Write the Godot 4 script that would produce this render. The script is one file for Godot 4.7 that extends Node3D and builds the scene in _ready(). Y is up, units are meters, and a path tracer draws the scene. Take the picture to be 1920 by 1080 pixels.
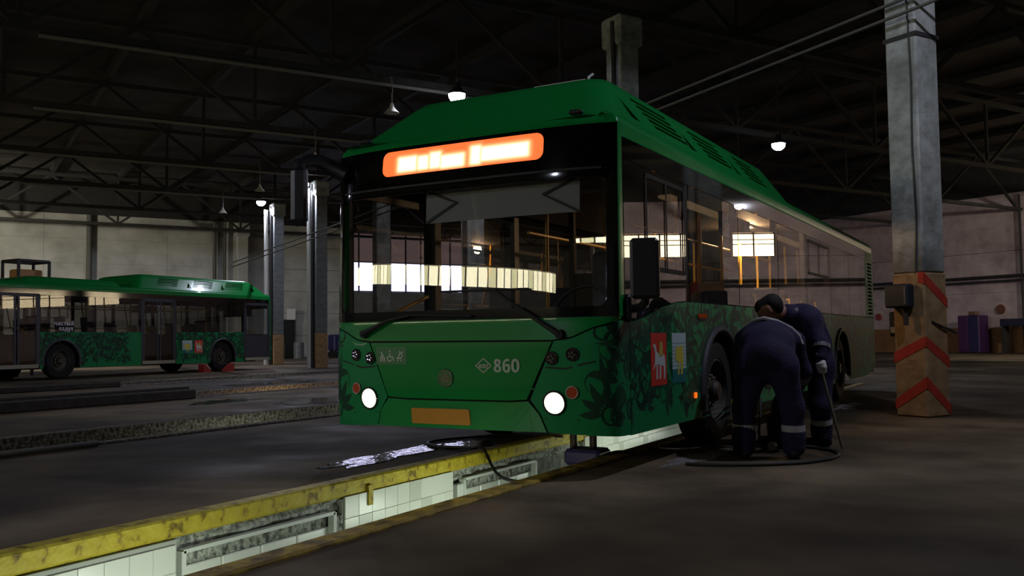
extends Node3D
# A bus depot at dusk: a green gas bus over an inspection pit, two fitters at its wheel, a second bus and the dark hall behind.

const PHI := -0.514872              # the hall stands turned 29.5 degrees to the pits
const EYE := Vector3(3.778, 0.983, 5.839)
var rng := RandomNumberGenerator.new()
var mats := {}
var used := {}

# ---------------------------------------------------------------- mesh builder
class MB:
	var v := PackedVector3Array()
	var n := PackedVector3Array()
	var uv := PackedVector2Array()
	var col := PackedColorArray()
	var tint := Color.WHITE
	var colored := false
	func tri(a: Vector3, b: Vector3, c: Vector3, na: Vector3, nb: Vector3, nc: Vector3, ua := Vector2.ZERO, ub := Vector2.ZERO, uc := Vector2.ZERO) -> void:
		var cr := (b - a).cross(c - a)
		if cr.length_squared() < 1e-16:
			return
		if cr.dot(na + nb + nc) > 0.0:
			v.append_array([a, c, b]); n.append_array([na, nc, nb]); uv.append_array([ua, uc, ub])
		else:
			v.append_array([a, b, c]); n.append_array([na, nb, nc]); uv.append_array([ua, ub, uc])
		if colored:
			col.append_array([tint, tint, tint])
	func quad(a: Vector3, b: Vector3, c: Vector3, d: Vector3, nn: Vector3) -> void:
		var e1 := (b - a).length()
		var e2 := (d - a).length()
		tri(a, b, c, nn, nn, nn, Vector2(0, 0), Vector2(e1, 0), Vector2(e1, e2))
		tri(a, c, d, nn, nn, nn, Vector2(0, 0), Vector2(e1, e2), Vector2(0, e2))
	func flat(a: Vector3, b: Vector3, c: Vector3, d: Vector3, out: Vector3) -> void:
		var nn := (c - a).cross(d - b).normalized()
		if nn.dot(out) < 0.0:
			nn = -nn
		quad(a, b, c, d, nn)
	func box(c: Vector3, s: Vector3, b := Basis.IDENTITY) -> MB:
		var h := s * 0.5
		for ax in 3:
			for sg in [-1.0, 1.0]:
				var d := Vector3.ZERO; d[ax] = sg * h[ax]
				var e := Vector3.ZERO; e[(ax + 1) % 3] = h[(ax + 1) % 3]
				var f := Vector3.ZERO; f[(ax + 2) % 3] = h[(ax + 2) % 3]
				var nn := Vector3.ZERO; nn[ax] = sg
				quad(c + b * (d - e - f), c + b * (d + e - f), c + b * (d + e + f), c + b * (d - e + f), (b * nn).normalized())
		return self
	func cham(c: Vector3, s: Vector3, k: float, b := Basis.IDENTITY) -> MB:   # a box with chamfered edges
		var h := s * 0.5
		var pts := {}
		for ax in 3:
			for sg in [-1.0, 1.0]:
				var u := (ax + 1) % 3
				var w := (ax + 2) % 3
				var nn := Vector3.ZERO; nn[ax] = sg
				var q := []
				for k2 in [[-1, -1], [1, -1], [1, 1], [-1, 1]]:
					var p := Vector3.ZERO
					p[ax] = sg * h[ax]; p[u] = k2[0] * (h[u] - k); p[w] = k2[1] * (h[w] - k)
					q.append(p)
					pts["%d%d%d%d" % [ax, int(sg), k2[0], k2[1]]] = p
				quad(c + b * q[0], c + b * q[1], c + b * q[2], c + b * q[3], (b * nn).normalized())
		for ax in 3:   # edges along axis ax
			var u := (ax + 1) % 3
			var w := (ax + 2) % 3
			for su in [-1, 1]:
				for sw in [-1, 1]:
					var p1 := Vector3.ZERO; p1[u] = su * h[u]; p1[w] = sw * (h[w] - k)
					var p2 := Vector3.ZERO; p2[u] = su * (h[u] - k); p2[w] = sw * h[w]
					var e := Vector3.ZERO; e[ax] = h[ax] - k
					var nn := Vector3.ZERO; nn[u] = su; nn[w] = sw
					quad(c + b * (p1 - e), c + b * (p1 + e), c + b * (p2 + e), c + b * (p2 - e), (b * nn).normalized())
		for sx in [-1, 1]:
			for sy in [-1, 1]:
				for sz in [-1, 1]:
					var sgn := Vector3(sx, sy, sz)
					var p := []
					for ax in 3:
						var q := Vector3(sx * (h.x - k), sy * (h.y - k), sz * (h.z - k))
						q[ax] = sgn[ax] * h[ax]
						p.append(c + b * q)
					var nn := (b * sgn).normalized()
					tri(p[0], p[1], p[2], nn, nn, nn)
		return self
	func bar(a: Vector3, b: Vector3, w: float, h: float) -> MB:   # a square bar from a to b
		var z := (b - a).normalized()
		var x := Vector3.UP.cross(z)
		if x.length() < 0.01:
			x = Vector3.RIGHT
		x = x.normalized()
		return box((a + b) * 0.5, Vector3(w, h, (b - a).length()), Basis(x, z.cross(x).normalized(), z))
	func tube(pts: Array, r, seg := 8, caps := true) -> MB:
		var rings := []
		var nrm := []
		var x := Vector3.ZERO
		for i in pts.size():
			var z: Vector3 = (pts[mini(i + 1, pts.size() - 1)] - pts[maxi(i - 1, 0)]).normalized()
			if i == 0:
				x = Vector3.UP.cross(z) if absf(z.y) < 0.9 else Vector3.RIGHT.cross(z)
			x = (x - z * x.dot(z)).normalized()
			var y := z.cross(x)
			var rr: float = r[i] if r is Array else r
			var ring := []
			var nr := []
			for k in seg:
				var t := TAU * k / seg
				var d := x * cos(t) + y * sin(t)
				ring.append(pts[i] + d * rr); nr.append(d)
			rings.append(ring); nrm.append(nr)
		for i in pts.size() - 1:
			for k in seg:
				var m := (k + 1) % seg
				tri(rings[i][k], rings[i][m], rings[i + 1][m], nrm[i][k], nrm[i][m], nrm[i + 1][m])
				tri(rings[i][k], rings[i + 1][m], rings[i + 1][k], nrm[i][k], nrm[i + 1][m], nrm[i + 1][k])
		if caps:
			for e in [0, pts.size() - 1]:
				var z: Vector3 = (pts[1] - pts[0]).normalized() * -1.0 if e == 0 else (pts[-1] - pts[-2]).normalized()
				for k in seg:
					tri(pts[e], rings[e][k], rings[e][(k + 1) % seg], z, z, z)
		return self
	func lathe(prof: Array, seg := 24, xf := Transform3D.IDENTITY) -> MB:   # prof: Vector2(radius, height), turned about y
		for i in prof.size() - 1:
			var p: Vector2 = prof[i]
			var q: Vector2 = prof[i + 1]
			var sl := Vector2(q.y - p.y, -(q.x - p.x)).normalized()
			for k in seg:
				var t0 := TAU * k / seg
				var t1 := TAU * (k + 1) / seg
				var a0 := Vector3(cos(t0), 0, sin(t0))
				var a1 := Vector3(cos(t1), 0, sin(t1))
				var n0 := xf.basis * (a0 * sl.x + Vector3(0, sl.y, 0)).normalized()
				var n1 := xf.basis * (a1 * sl.x + Vector3(0, sl.y, 0)).normalized()
				var A := xf * (a0 * p.x + Vector3(0, p.y, 0))
				var B := xf * (a1 * p.x + Vector3(0, p.y, 0))
				var C := xf * (a1 * q.x + Vector3(0, q.y, 0))
				var D := xf * (a0 * q.x + Vector3(0, q.y, 0))
				tri(A, B, C, n0, n1, n1); tri(A, C, D, n0, n1, n0)
		return self
	func prism(poly: PackedVector2Array, a: Vector3, ux: Vector3, uy: Vector3, depth: Vector3) -> MB:   # a polygon pushed along depth
		var idx := Geometry2D.triangulate_polygon(poly)
		var nn := depth.normalized()
		for i in range(0, idx.size(), 3):
			var p := []
			for j in 3:
				p.append(a + ux * poly[idx[i + j]].x + uy * poly[idx[i + j]].y)
			tri(p[0] + depth, p[1] + depth, p[2] + depth, nn, nn, nn, poly[idx[i]], poly[idx[i + 1]], poly[idx[i + 2]])
			tri(p[0], p[1], p[2], -nn, -nn, -nn, poly[idx[i]], poly[idx[i + 1]], poly[idx[i + 2]])
		var cw := Geometry2D.is_polygon_clockwise(poly)
		for i in poly.size():
			var q := poly[i]
			var r := poly[(i + 1) % poly.size()]
			var e := r - q
			var o2 := Vector2(-e.y, e.x) if cw else Vector2(e.y, -e.x)
			var o := (ux.normalized() * o2.x + uy.normalized() * o2.y).normalized()
			var A := a + ux * q.x + uy * q.y
			var B := a + ux * r.x + uy * r.y
			quad(A, B, B + depth, A + depth, o)
		return self
	func mesh() -> ArrayMesh:
		var arr := []
		arr.resize(Mesh.ARRAY_MAX)
		arr[Mesh.ARRAY_VERTEX] = v; arr[Mesh.ARRAY_NORMAL] = n; arr[Mesh.ARRAY_TEX_UV] = uv
		if colored:
			arr[Mesh.ARRAY_COLOR] = col
		var st := SurfaceTool.new()
		st.create_from_arrays(arr)
		st.index()
		return st.commit()

# ---------------------------------------------------------------- nodes
func numbered(called: String) -> String:
	var k: int = used.get(called, 0)
	used[called] = k + 1
	return called if k == 0 else "%s_%03d" % [called, k]

func thing(called: String, label: String, category: String, at := Vector3.ZERO, turn := 0.0, group := "") -> Node3D:
	var o := Node3D.new()
	o.name = numbered(called)
	add_child(o)
	o.position = at
	o.rotation.y = turn
	tag(o, label, category, group)
	return o

func tag(o: Node, label: String, category: String, group := "") -> void:
	o.set_meta("label", label); o.set_meta("category", category)
	if group:
		o.set_meta("group", group)

func part(called: String, mesh, m: Material, parent: Node, at := Vector3.ZERO) -> MeshInstance3D:
	var o := MeshInstance3D.new()
	o.name = called
	o.mesh = mesh.mesh() if mesh is MB else mesh
	o.material_override = m
	o.position = at
	parent.add_child(o, true)
	return o

func solo(called: String, mesh, m: Material, label: String, category: String, at := Vector3.ZERO, turn := 0.0, group := "") -> MeshInstance3D:
	var o := part(numbered(called), mesh, m, self, at)
	o.rotation.y = turn
	tag(o, label, category, group)
	return o

func struct(called: String, at := Vector3.ZERO, turn := 0.0) -> Node3D:
	var o := Node3D.new()
	o.name = called
	add_child(o)
	o.position = at
	o.rotation.y = turn
	o.set_meta("kind", "structure")
	return o

func W(a: float, y: float, b: float) -> Vector3:   # hall axes: a runs along the trusses, b along the column rows, both from the foot of the camera
	return Vector3(EYE.x, 0, EYE.z) + Vector3(-b, y, -a).rotated(Vector3.UP, PHI)

# ---------------------------------------------------------------- materials
func C(r: int, g: int, b: int, a := 1.0) -> Color:
	return Color(r / 255.0, g / 255.0, b / 255.0, a)

func mat(key: String, c: Color, rough := 0.7, metal := 0.0, coat := 0.0) -> StandardMaterial3D:
	if not mats.has(key):
		var m := StandardMaterial3D.new()
		m.resource_name = key
		m.albedo_color = c
		m.roughness = rough
		m.metallic = metal
		if coat > 0.0:
			m.clearcoat_enabled = true; m.clearcoat = coat; m.clearcoat_roughness = 0.06
		mats[key] = m
	return mats[key]

func glass(key: String, c: Color, alpha: float) -> StandardMaterial3D:
	var m := mat(key, Color(c, alpha), 0.0)
	m.transparency = BaseMaterial3D.TRANSPARENCY_ALPHA
	return m

func lamp_mat(key: String, c: Color, e: float) -> StandardMaterial3D:
	var m := mat(key, C(20, 20, 20), 0.5)
	m.emission_enabled = true; m.emission = c; m.emission_energy_multiplier = e
	return m

func noise_tex(sd: int, freq: float, oct: int, ramp: Array, size := 512, bump := false) -> NoiseTexture2D:
	var f := FastNoiseLite.new()
	f.seed = sd; f.frequency = freq; f.fractal_octaves = oct; f.fractal_gain = 0.55
	f.noise_type = FastNoiseLite.TYPE_SIMPLEX_SMOOTH
	var t := NoiseTexture2D.new()
	t.width = size; t.height = size; t.seamless = true; t.noise = f
	if bump:
		t.as_normal_map = true; t.bump_strength = 4.0
	elif ramp:
		var g := Gradient.new()
		var off := PackedFloat32Array()
		var cl := PackedColorArray()
		for r in ramp:
			off.append(r[0]); cl.append(r[1])
		g.offsets = off; g.colors = cl
		t.color_ramp = g
	return t

func noisy(key: String, ramp: Array, scale: float, freq: float, oct: int, rough: float, sd := 1, bump := 0.0, detail: Array = [], dscale := 1.0, world := true) -> StandardMaterial3D:
	if mats.has(key):
		return mats[key]
	var m := mat(key, Color.WHITE, rough)
	m.albedo_texture = noise_tex(sd, freq, oct, ramp)
	m.uv1_triplanar = true
	m.uv1_world_triplanar = world
	m.uv1_scale = Vector3.ONE * scale
	if bump > 0.0:
		m.heightmap_enabled = true; m.heightmap_scale = bump
		m.heightmap_texture = noise_tex(sd + 7, freq * 2.0, 5, [])
	if detail:
		m.detail_enabled = true
		m.detail_blend_mode = BaseMaterial3D.BLEND_MODE_MUL
		m.detail_albedo = noise_tex(sd + 3, 0.006, 4, detail)
		m.detail_uv_layer = BaseMaterial3D.DETAIL_UV_2
		m.uv2_triplanar = true
		m.uv2_world_triplanar = world
		m.uv2_scale = Vector3.ONE * dscale
	return m

# ---------------------------------------------------------------- the bus: plan outline by arc length, front at z = 0 facing +z
const LEN := 12.0
var plan_p := PackedVector2Array()
var plan_n := PackedVector2Array()
var S1 := 0.0

func make_plan() -> void:
	var raw := PackedVector2Array()
	for i in 241:
		var t := PI / 2 * i / 240.0
		raw.append(Vector2(1.25 * pow(sin(t), 2 / 3.3), -0.24 * (1.0 - pow(cos(t), 2 / 3.3))))
	var l := 0.0
	for i in 240:
		l += raw[i].distance_to(raw[i + 1])
	S1 = l
	raw.append(Vector2(1.25, -LEN + 0.12))
	for i in 12:
		var t := PI / 2 * (i + 1) / 12.0
		raw.append(Vector2(1.13 + 0.12 * cos(t), -LEN + 0.12 - 0.12 * sin(t)))
	raw.append(Vector2(0, -LEN))
	var at := 0.0
	var goal := 0.0
	for i in raw.size() - 1:
		var d := raw[i].distance_to(raw[i + 1])
		while goal <= at + d:
			plan_p.append(raw[i].lerp(raw[i + 1], (goal - at) / d))
			goal += 0.01
		at += d
	for i in plan_p.size():
		var e := plan_p[mini(i + 2, plan_p.size() - 1)] - plan_p[maxi(i - 2, 0)]
		if i < 2:
			e = Vector2(1, 0)
		plan_n.append(Vector2(-e.y, e.x).normalized())

func lean(y: float) -> float:
	var z := 0.0
	if y < 0.55:
		z -= (0.55 - y) * 0.12
	z -= clampf(y - 0.96, 0.0, 0.15) * 0.16
	z -= maxf(y - 1.11, 0.0) * 0.04
	z -= maxf(y - 2.17, 0.0) * 0.08
	return z

func bs(s: float, y: float, off := 0.0) -> Vector3:
	var a := absf(s) * 100.0
	var i := mini(int(a), plan_p.size() - 2)
	var f := minf(a - i, 1.0)
	var p := plan_p[i].lerp(plan_p[i + 1], f)
	var q := plan_n[i].lerp(plan_n[i + 1], f)
	var sg := -1.0 if s < 0.0 else 1.0
	return Vector3((p.x + q.x * off) * sg, y, p.y + q.y * off + lean(y) * maxf(q.y, 0.0))

func bn(s: float, y: float) -> Vector3:
	var i := mini(int(absf(s) * 100.0 + 0.5), plan_n.size() - 1)
	var q := plan_n[i]
	var sl := (lean(y + 0.01) - lean(y - 0.01)) / 0.02
	return Vector3(q.x * (-1.0 if s < 0.0 else 1.0), -sl * maxf(q.y, 0.0), q.y).normalized()

func sz(z: float) -> float:
	return S1 + (-z - 0.24)

# a panel that follows the body: an outline in (arc length, height), cut where the body bends, with a rim thick enough to see
func panel(poly: PackedVector2Array, off := 0.0, thick := 0.02, holes: Array = [], ystep := 0.12, uvb := Rect2(0.8, 0.28, 6.4, 1.0)) -> MB:
	var m := MB.new()
	var lo := poly[0]
	var hi := poly[0]
	for q in poly:
		lo = lo.min(q); hi = hi.max(q)
	var cuts := [lo.x]
	while cuts[-1] < hi.x - 1e-4:
		var c: float = cuts[-1]
		var step := 0.05
		if absf(c) > S1 + 0.05 and absf(c) < 12.6:
			step = 1.2
			if c < 0.0:
				step = minf(step, maxf(-S1 - 0.02 - c, 0.05))
		cuts.append(minf(c + step, hi.x))
	var ycuts := [lo.y]
	while ycuts[-1] < hi.y - 1e-4:
		ycuts.append(minf(ycuts[-1] + ystep, hi.y))
	for i in cuts.size() - 1:
		for j in ycuts.size() - 1:
			var cell := PackedVector2Array([Vector2(cuts[i], ycuts[j]), Vector2(cuts[i + 1], ycuts[j]), Vector2(cuts[i + 1], ycuts[j + 1]), Vector2(cuts[i], ycuts[j + 1])])
			var got := Geometry2D.intersect_polygons(poly, cell)
			for h in holes:
				var nxt: Array[PackedVector2Array] = []
				for g in got:
					nxt.append_array(Geometry2D.clip_polygons(g, h))
				got = nxt
			for g in got:
				var idx := Geometry2D.triangulate_polygon(g)
				for k in range(0, idx.size(), 3):
					var a: Vector2 = g[idx[k]]
					var b: Vector2 = g[idx[k + 1]]
					var c: Vector2 = g[idx[k + 2]]
					m.tri(bs(a.x, a.y, off), bs(b.x, b.y, off), bs(c.x, c.y, off), bn(a.x, a.y), bn(b.x, b.y), bn(c.x, c.y), uvof(a, uvb), uvof(b, uvb), uvof(c, uvb))
	var rims := [poly]
	rims.append_array(holes)
	for r in rims.size():
		var q: PackedVector2Array = rims[r]
		var cw := Geometry2D.is_polygon_clockwise(q)
		if r > 0:
			cw = not cw
		for i in q.size():
			var a := q[i]
			var b := q[(i + 1) % q.size()]
			var steps := maxi(1, int(a.distance_to(b) / (0.08 if minf(absf(a.x), absf(b.x)) < S1 + 0.05 else 2.0)))
			for k in steps:
				var c := a.lerp(b, float(k) / steps)
				var d := a.lerp(b, float(k + 1) / steps)
				if r > 0 and not Geometry2D.is_point_in_polygon((c + d) * 0.5, poly):
					continue
				var e := (d - c).normalized()
				var o2 := Vector2(-e.y, e.x) if cw else Vector2(e.y, -e.x)
				var mid := (c + d) * 0.5
				var out := (bs(mid.x + o2.x * 0.02, mid.y + o2.y * 0.02, off) - bs(mid.x, mid.y, off)).normalized()
				m.flat(bs(c.x, c.y, off), bs(d.x, d.y, off), bs(d.x, d.y, off - thick), bs(c.x, c.y, off - thick), out)
	return m

func uvof(p: Vector2, b: Rect2) -> Vector2:
	return Vector2((absf(p.x) - b.position.x) / b.size.x, 1.0 - (p.y - b.position.y) / b.size.y) if b.position.x > 0.0 else Vector2((p.x - b.position.x) / b.size.x, 1.0 - (p.y - b.position.y) / b.size.y)

func rect(s0: float, y0: float, s1: float, y1: float, r := 0.0) -> PackedVector2Array:
	if r <= 0.0:
		return PackedVector2Array([Vector2(s0, y0), Vector2(s1, y0), Vector2(s1, y1), Vector2(s0, y1)])
	var out := PackedVector2Array()
	for k in [[s1 - r, y0 + r, -90], [s1 - r, y1 - r, 0], [s0 + r, y1 - r, 90], [s0 + r, y0 + r, 180]]:
		for i in 6:
			var t := deg_to_rad(k[2] + 18.0 * i)
			out.append(Vector2(k[0] + r * cos(t), k[1] + r * sin(t)))
	return out

func disc(s: float, y: float, r: float, seg := 20) -> PackedVector2Array:
	var out := PackedVector2Array()
	for i in seg:
		out.append(Vector2(s + r * cos(TAU * i / seg), y + r * sin(TAU * i / seg)))
	return out

func mirrored(p: PackedVector2Array) -> PackedVector2Array:
	var out := PackedVector2Array()
	for i in p.size():
		out.append(Vector2(-p[p.size() - 1 - i].x, p[p.size() - 1 - i].y))
	return out

func pv(a: Array) -> PackedVector2Array:
	var out := PackedVector2Array()
	for i in range(0, a.size(), 2):
		out.append(Vector2(a[i], a[i + 1]))
	return out

# flat strokes of paint or rubber lying on the body
func strokes(lines: Array, w: float, off := 0.002) -> MB:
	var m := MB.new()
	for l in lines:
		for i in range(0, l.size() - 2, 2):
			var a := Vector2(l[i], l[i + 1])
			var b := Vector2(l[i + 2], l[i + 3])
			var e := (b - a).normalized()
			var o := Vector2(-e.y, e.x) * w * 0.5
			a -= e * w * 0.3
			b += e * w * 0.3
			var steps := maxi(1, int(a.distance_to(b) / 0.15))
			for k in steps:
				var c := a.lerp(b, float(k) / steps)
				var d := a.lerp(b, float(k + 1) / steps)
				m.flat(bs(c.x + o.x, c.y + o.y, off), bs(d.x + o.x, d.y + o.y, off), bs(d.x - o.x, d.y - o.y, off), bs(c.x - o.x, c.y - o.y, off), bn(c.x, c.y))
	return m

# a flat sheet with openings cut through it; yc are the heights at which it is divided so that every opening is crossed
func sheet(poly: PackedVector2Array, holes: Array, yc: Array, o: Vector3, ux: Vector3, uy: Vector3, n: Vector3, thick: float) -> MB:
	var m := MB.new()
	var lo := poly[0]
	var hi := poly[0]
	for q in poly:
		lo = lo.min(q); hi = hi.max(q)
	var ys := [lo.y]
	ys.append_array(yc)
	ys.append(hi.y)
	for j in ys.size() - 1:
		var got := Geometry2D.intersect_polygons(poly, PackedVector2Array([Vector2(lo.x, ys[j]), Vector2(hi.x, ys[j]), Vector2(hi.x, ys[j + 1]), Vector2(lo.x, ys[j + 1])]))
		for h in holes:
			var nxt: Array[PackedVector2Array] = []
			for g in got:
				nxt.append_array(Geometry2D.clip_polygons(g, h))
			got = nxt
		for g in got:
			var idx := Geometry2D.triangulate_polygon(g)
			for k in range(0, idx.size(), 3):
				var p := []
				for q in 3:
					p.append(o + ux * g[idx[k + q]].x + uy * g[idx[k + q]].y)
				m.tri(p[0], p[1], p[2], n, n, n)
	for h in holes:
		var mid := Vector2.ZERO
		for q in h:
			mid += q / h.size()
		for i in h.size():
			var a: Vector2 = h[i]
			var b: Vector2 = h[(i + 1) % h.size()]
			var A := o + ux * a.x + uy * a.y
			var B := o + ux * b.x + uy * b.y
			m.flat(A, B, B - n * thick, A - n * thick, o + ux * mid.x + uy * mid.y - (A + B) * 0.5)
	return m

func loft(rings: Array, cap := true, open := -1) -> MB:
	var m := MB.new()
	var cnt: int = rings[0].size()
	var nr := []
	for i in rings.size():
		var q := []
		for k in cnt:
			var du: Vector3 = rings[i][(k + 1) % cnt] - rings[i][(k - 1 + cnt) % cnt]
			var dv: Vector3 = rings[mini(i + 1, rings.size() - 1)][k] - rings[maxi(i - 1, 0)][k]
			q.append(du.cross(dv).normalized())
		nr.append(q)
	var mid := Vector3.ZERO
	for p in rings[0]:
		mid += p / cnt
	if nr[0][0].dot(rings[0][0] - mid) < 0.0:
		for i in nr.size():
			for k in cnt:
				nr[i][k] = -nr[i][k]
	for i in rings.size() - 1:
		for k in cnt:
			var j := (k + 1) % cnt
			if i == open and rings[i][k].distance_to(rings[i][j]) > 3.0:     # the long side is left open for a sheet of its own
				continue
			m.tri(rings[i][k], rings[i][j], rings[i + 1][j], nr[i][k], nr[i][j], nr[i + 1][j])
			m.tri(rings[i][k], rings[i + 1][j], rings[i + 1][k], nr[i][k], nr[i + 1][j], nr[i + 1][k])
	if cap:
		var c := Vector3.ZERO
		for p in rings[-1]:
			c += p / cnt
		var up: Vector3 = (rings[-1][1] - c).cross(rings[-1][0] - c).normalized()
		if up.dot(c - mid) < 0.0:
			up = -up
		for k in cnt:
			m.tri(c, rings[-1][k], rings[-1][(k + 1) % cnt], up, up, up)
	return m

func round_ring(hx: float, z0: float, z1: float, r: float, y: float) -> Array:
	var out := []
	for k in [[hx - r, z0 - r, 0], [-hx + r, z0 - r, 90], [-hx + r, z1 + r, 180], [hx - r, z1 + r, 270]]:
		for i in 7:
			var t := deg_to_rad(k[2] + 15.0 * i)
			out.append(Vector3(k[0] + r * cos(t), y, k[1] + r * sin(t)))
	return out

# ---- print of leaves and curls on the lower sides
func leaf_print() -> ImageTexture:
	var w := 2048
	var h := 320
	var im := Image.create(w, h, false, Image.FORMAT_RGB8)
	var base := C(32, 128, 76)
	im.fill(base)
	var dark := [C(36, 66, 52), C(40, 78, 58), C(32, 58, 46)]
	var r := RandomNumberGenerator.new()
	r.seed = 11
	var stamp := func(x: float, y: float, rad: float, c: Color) -> void:
		var ri := int(ceil(rad))
		for j in range(maxi(0, int(y) - ri), mini(h, int(y) + ri + 1)):
			for i in range(int(x) - ri, int(x) + ri + 1):
				if i >= 60 and i < 1980 and Vector2(i - x, j - y).length_squared() <= rad * rad:
					im.set_pixel(posmod(i, w), j, c)
	var leaf := func(x: float, y: float, ang: float, len: float, wid: float, bend: float, c: Color) -> void:
		var p := Vector2(x, y)
		var n := int(len / 2.5)
		for k in n:
			var t := float(k) / n
			stamp.call(p.x, p.y, maxf(1.2, wid * sin(PI * pow(t, 0.75))), c)
			p += Vector2(cos(ang), sin(ang)) * 2.5
			ang += bend / n
	# one large flower by the headlamp corner and a big stem, then many curls and leaves
	for k in 7:
		var an := deg_to_rad(-190 + 33.0 * k)
		leaf.call(124 + 14 * cos(an), 262 + 14 * sin(an), an, 64 if k in [2, 3, 4] else 50, 9.5, 0.25, dark[0])
	for k in 5:
		leaf.call(150 + k * 12, 40 + k * 34, deg_to_rad(-70 + 70 * (k % 2)), 92, 17, 0.9, dark[k % 3])
	for k in 900:
		var x := r.randf_range(120, w)
		var y := r.randf_range(0, h * 0.84)
		var c: Color = dark[r.randi() % 3]
		if k % 3 == 0:
			leaf.call(x, y, r.randf() * TAU, r.randf_range(44, 100), r.randf_range(7, 14), r.randf_range(-1.2, 1.2), c)
		elif k % 3 == 1:
			leaf.call(x, y, r.randf() * TAU, r.randf_range(60, 130), r.randf_range(3.0, 5.0), r.randf_range(3.0, 6.5) * (1 if r.randf() < 0.5 else -1), c)
		else:
			for q in 4:
				leaf.call(x, y, r.randf() * TAU, r.randf_range(20, 34), r.randf_range(4, 7), 0.4, c)
	return ImageTexture.create_from_image(im)

func display_print() -> ImageTexture:   # route board lettering as blobs, with the bloom around it painted into the colour
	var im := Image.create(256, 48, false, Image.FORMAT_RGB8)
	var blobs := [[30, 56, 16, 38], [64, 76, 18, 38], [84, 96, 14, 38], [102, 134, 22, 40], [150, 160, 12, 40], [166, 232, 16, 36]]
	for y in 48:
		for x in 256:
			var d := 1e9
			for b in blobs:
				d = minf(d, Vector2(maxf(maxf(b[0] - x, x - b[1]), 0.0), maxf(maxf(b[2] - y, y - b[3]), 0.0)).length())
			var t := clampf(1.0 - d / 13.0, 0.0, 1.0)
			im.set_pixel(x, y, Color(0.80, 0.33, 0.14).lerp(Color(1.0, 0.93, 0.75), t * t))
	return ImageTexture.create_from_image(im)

func arch(z: float, side := 1.0, r := 0.57) -> PackedVector2Array:
	var out := PackedVector2Array()
	for i in 25:
		var t := PI * i / 24.0
		out.append(Vector2(side * sz(z) + r * cos(t), 0.46 + r * sin(t)))
	out.append(Vector2(side * sz(z) - r, 0.1))
	out.append(Vector2(side * sz(z) + r, 0.1))
	return out

const ZF := -2.55
const ZR := -8.62

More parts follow.
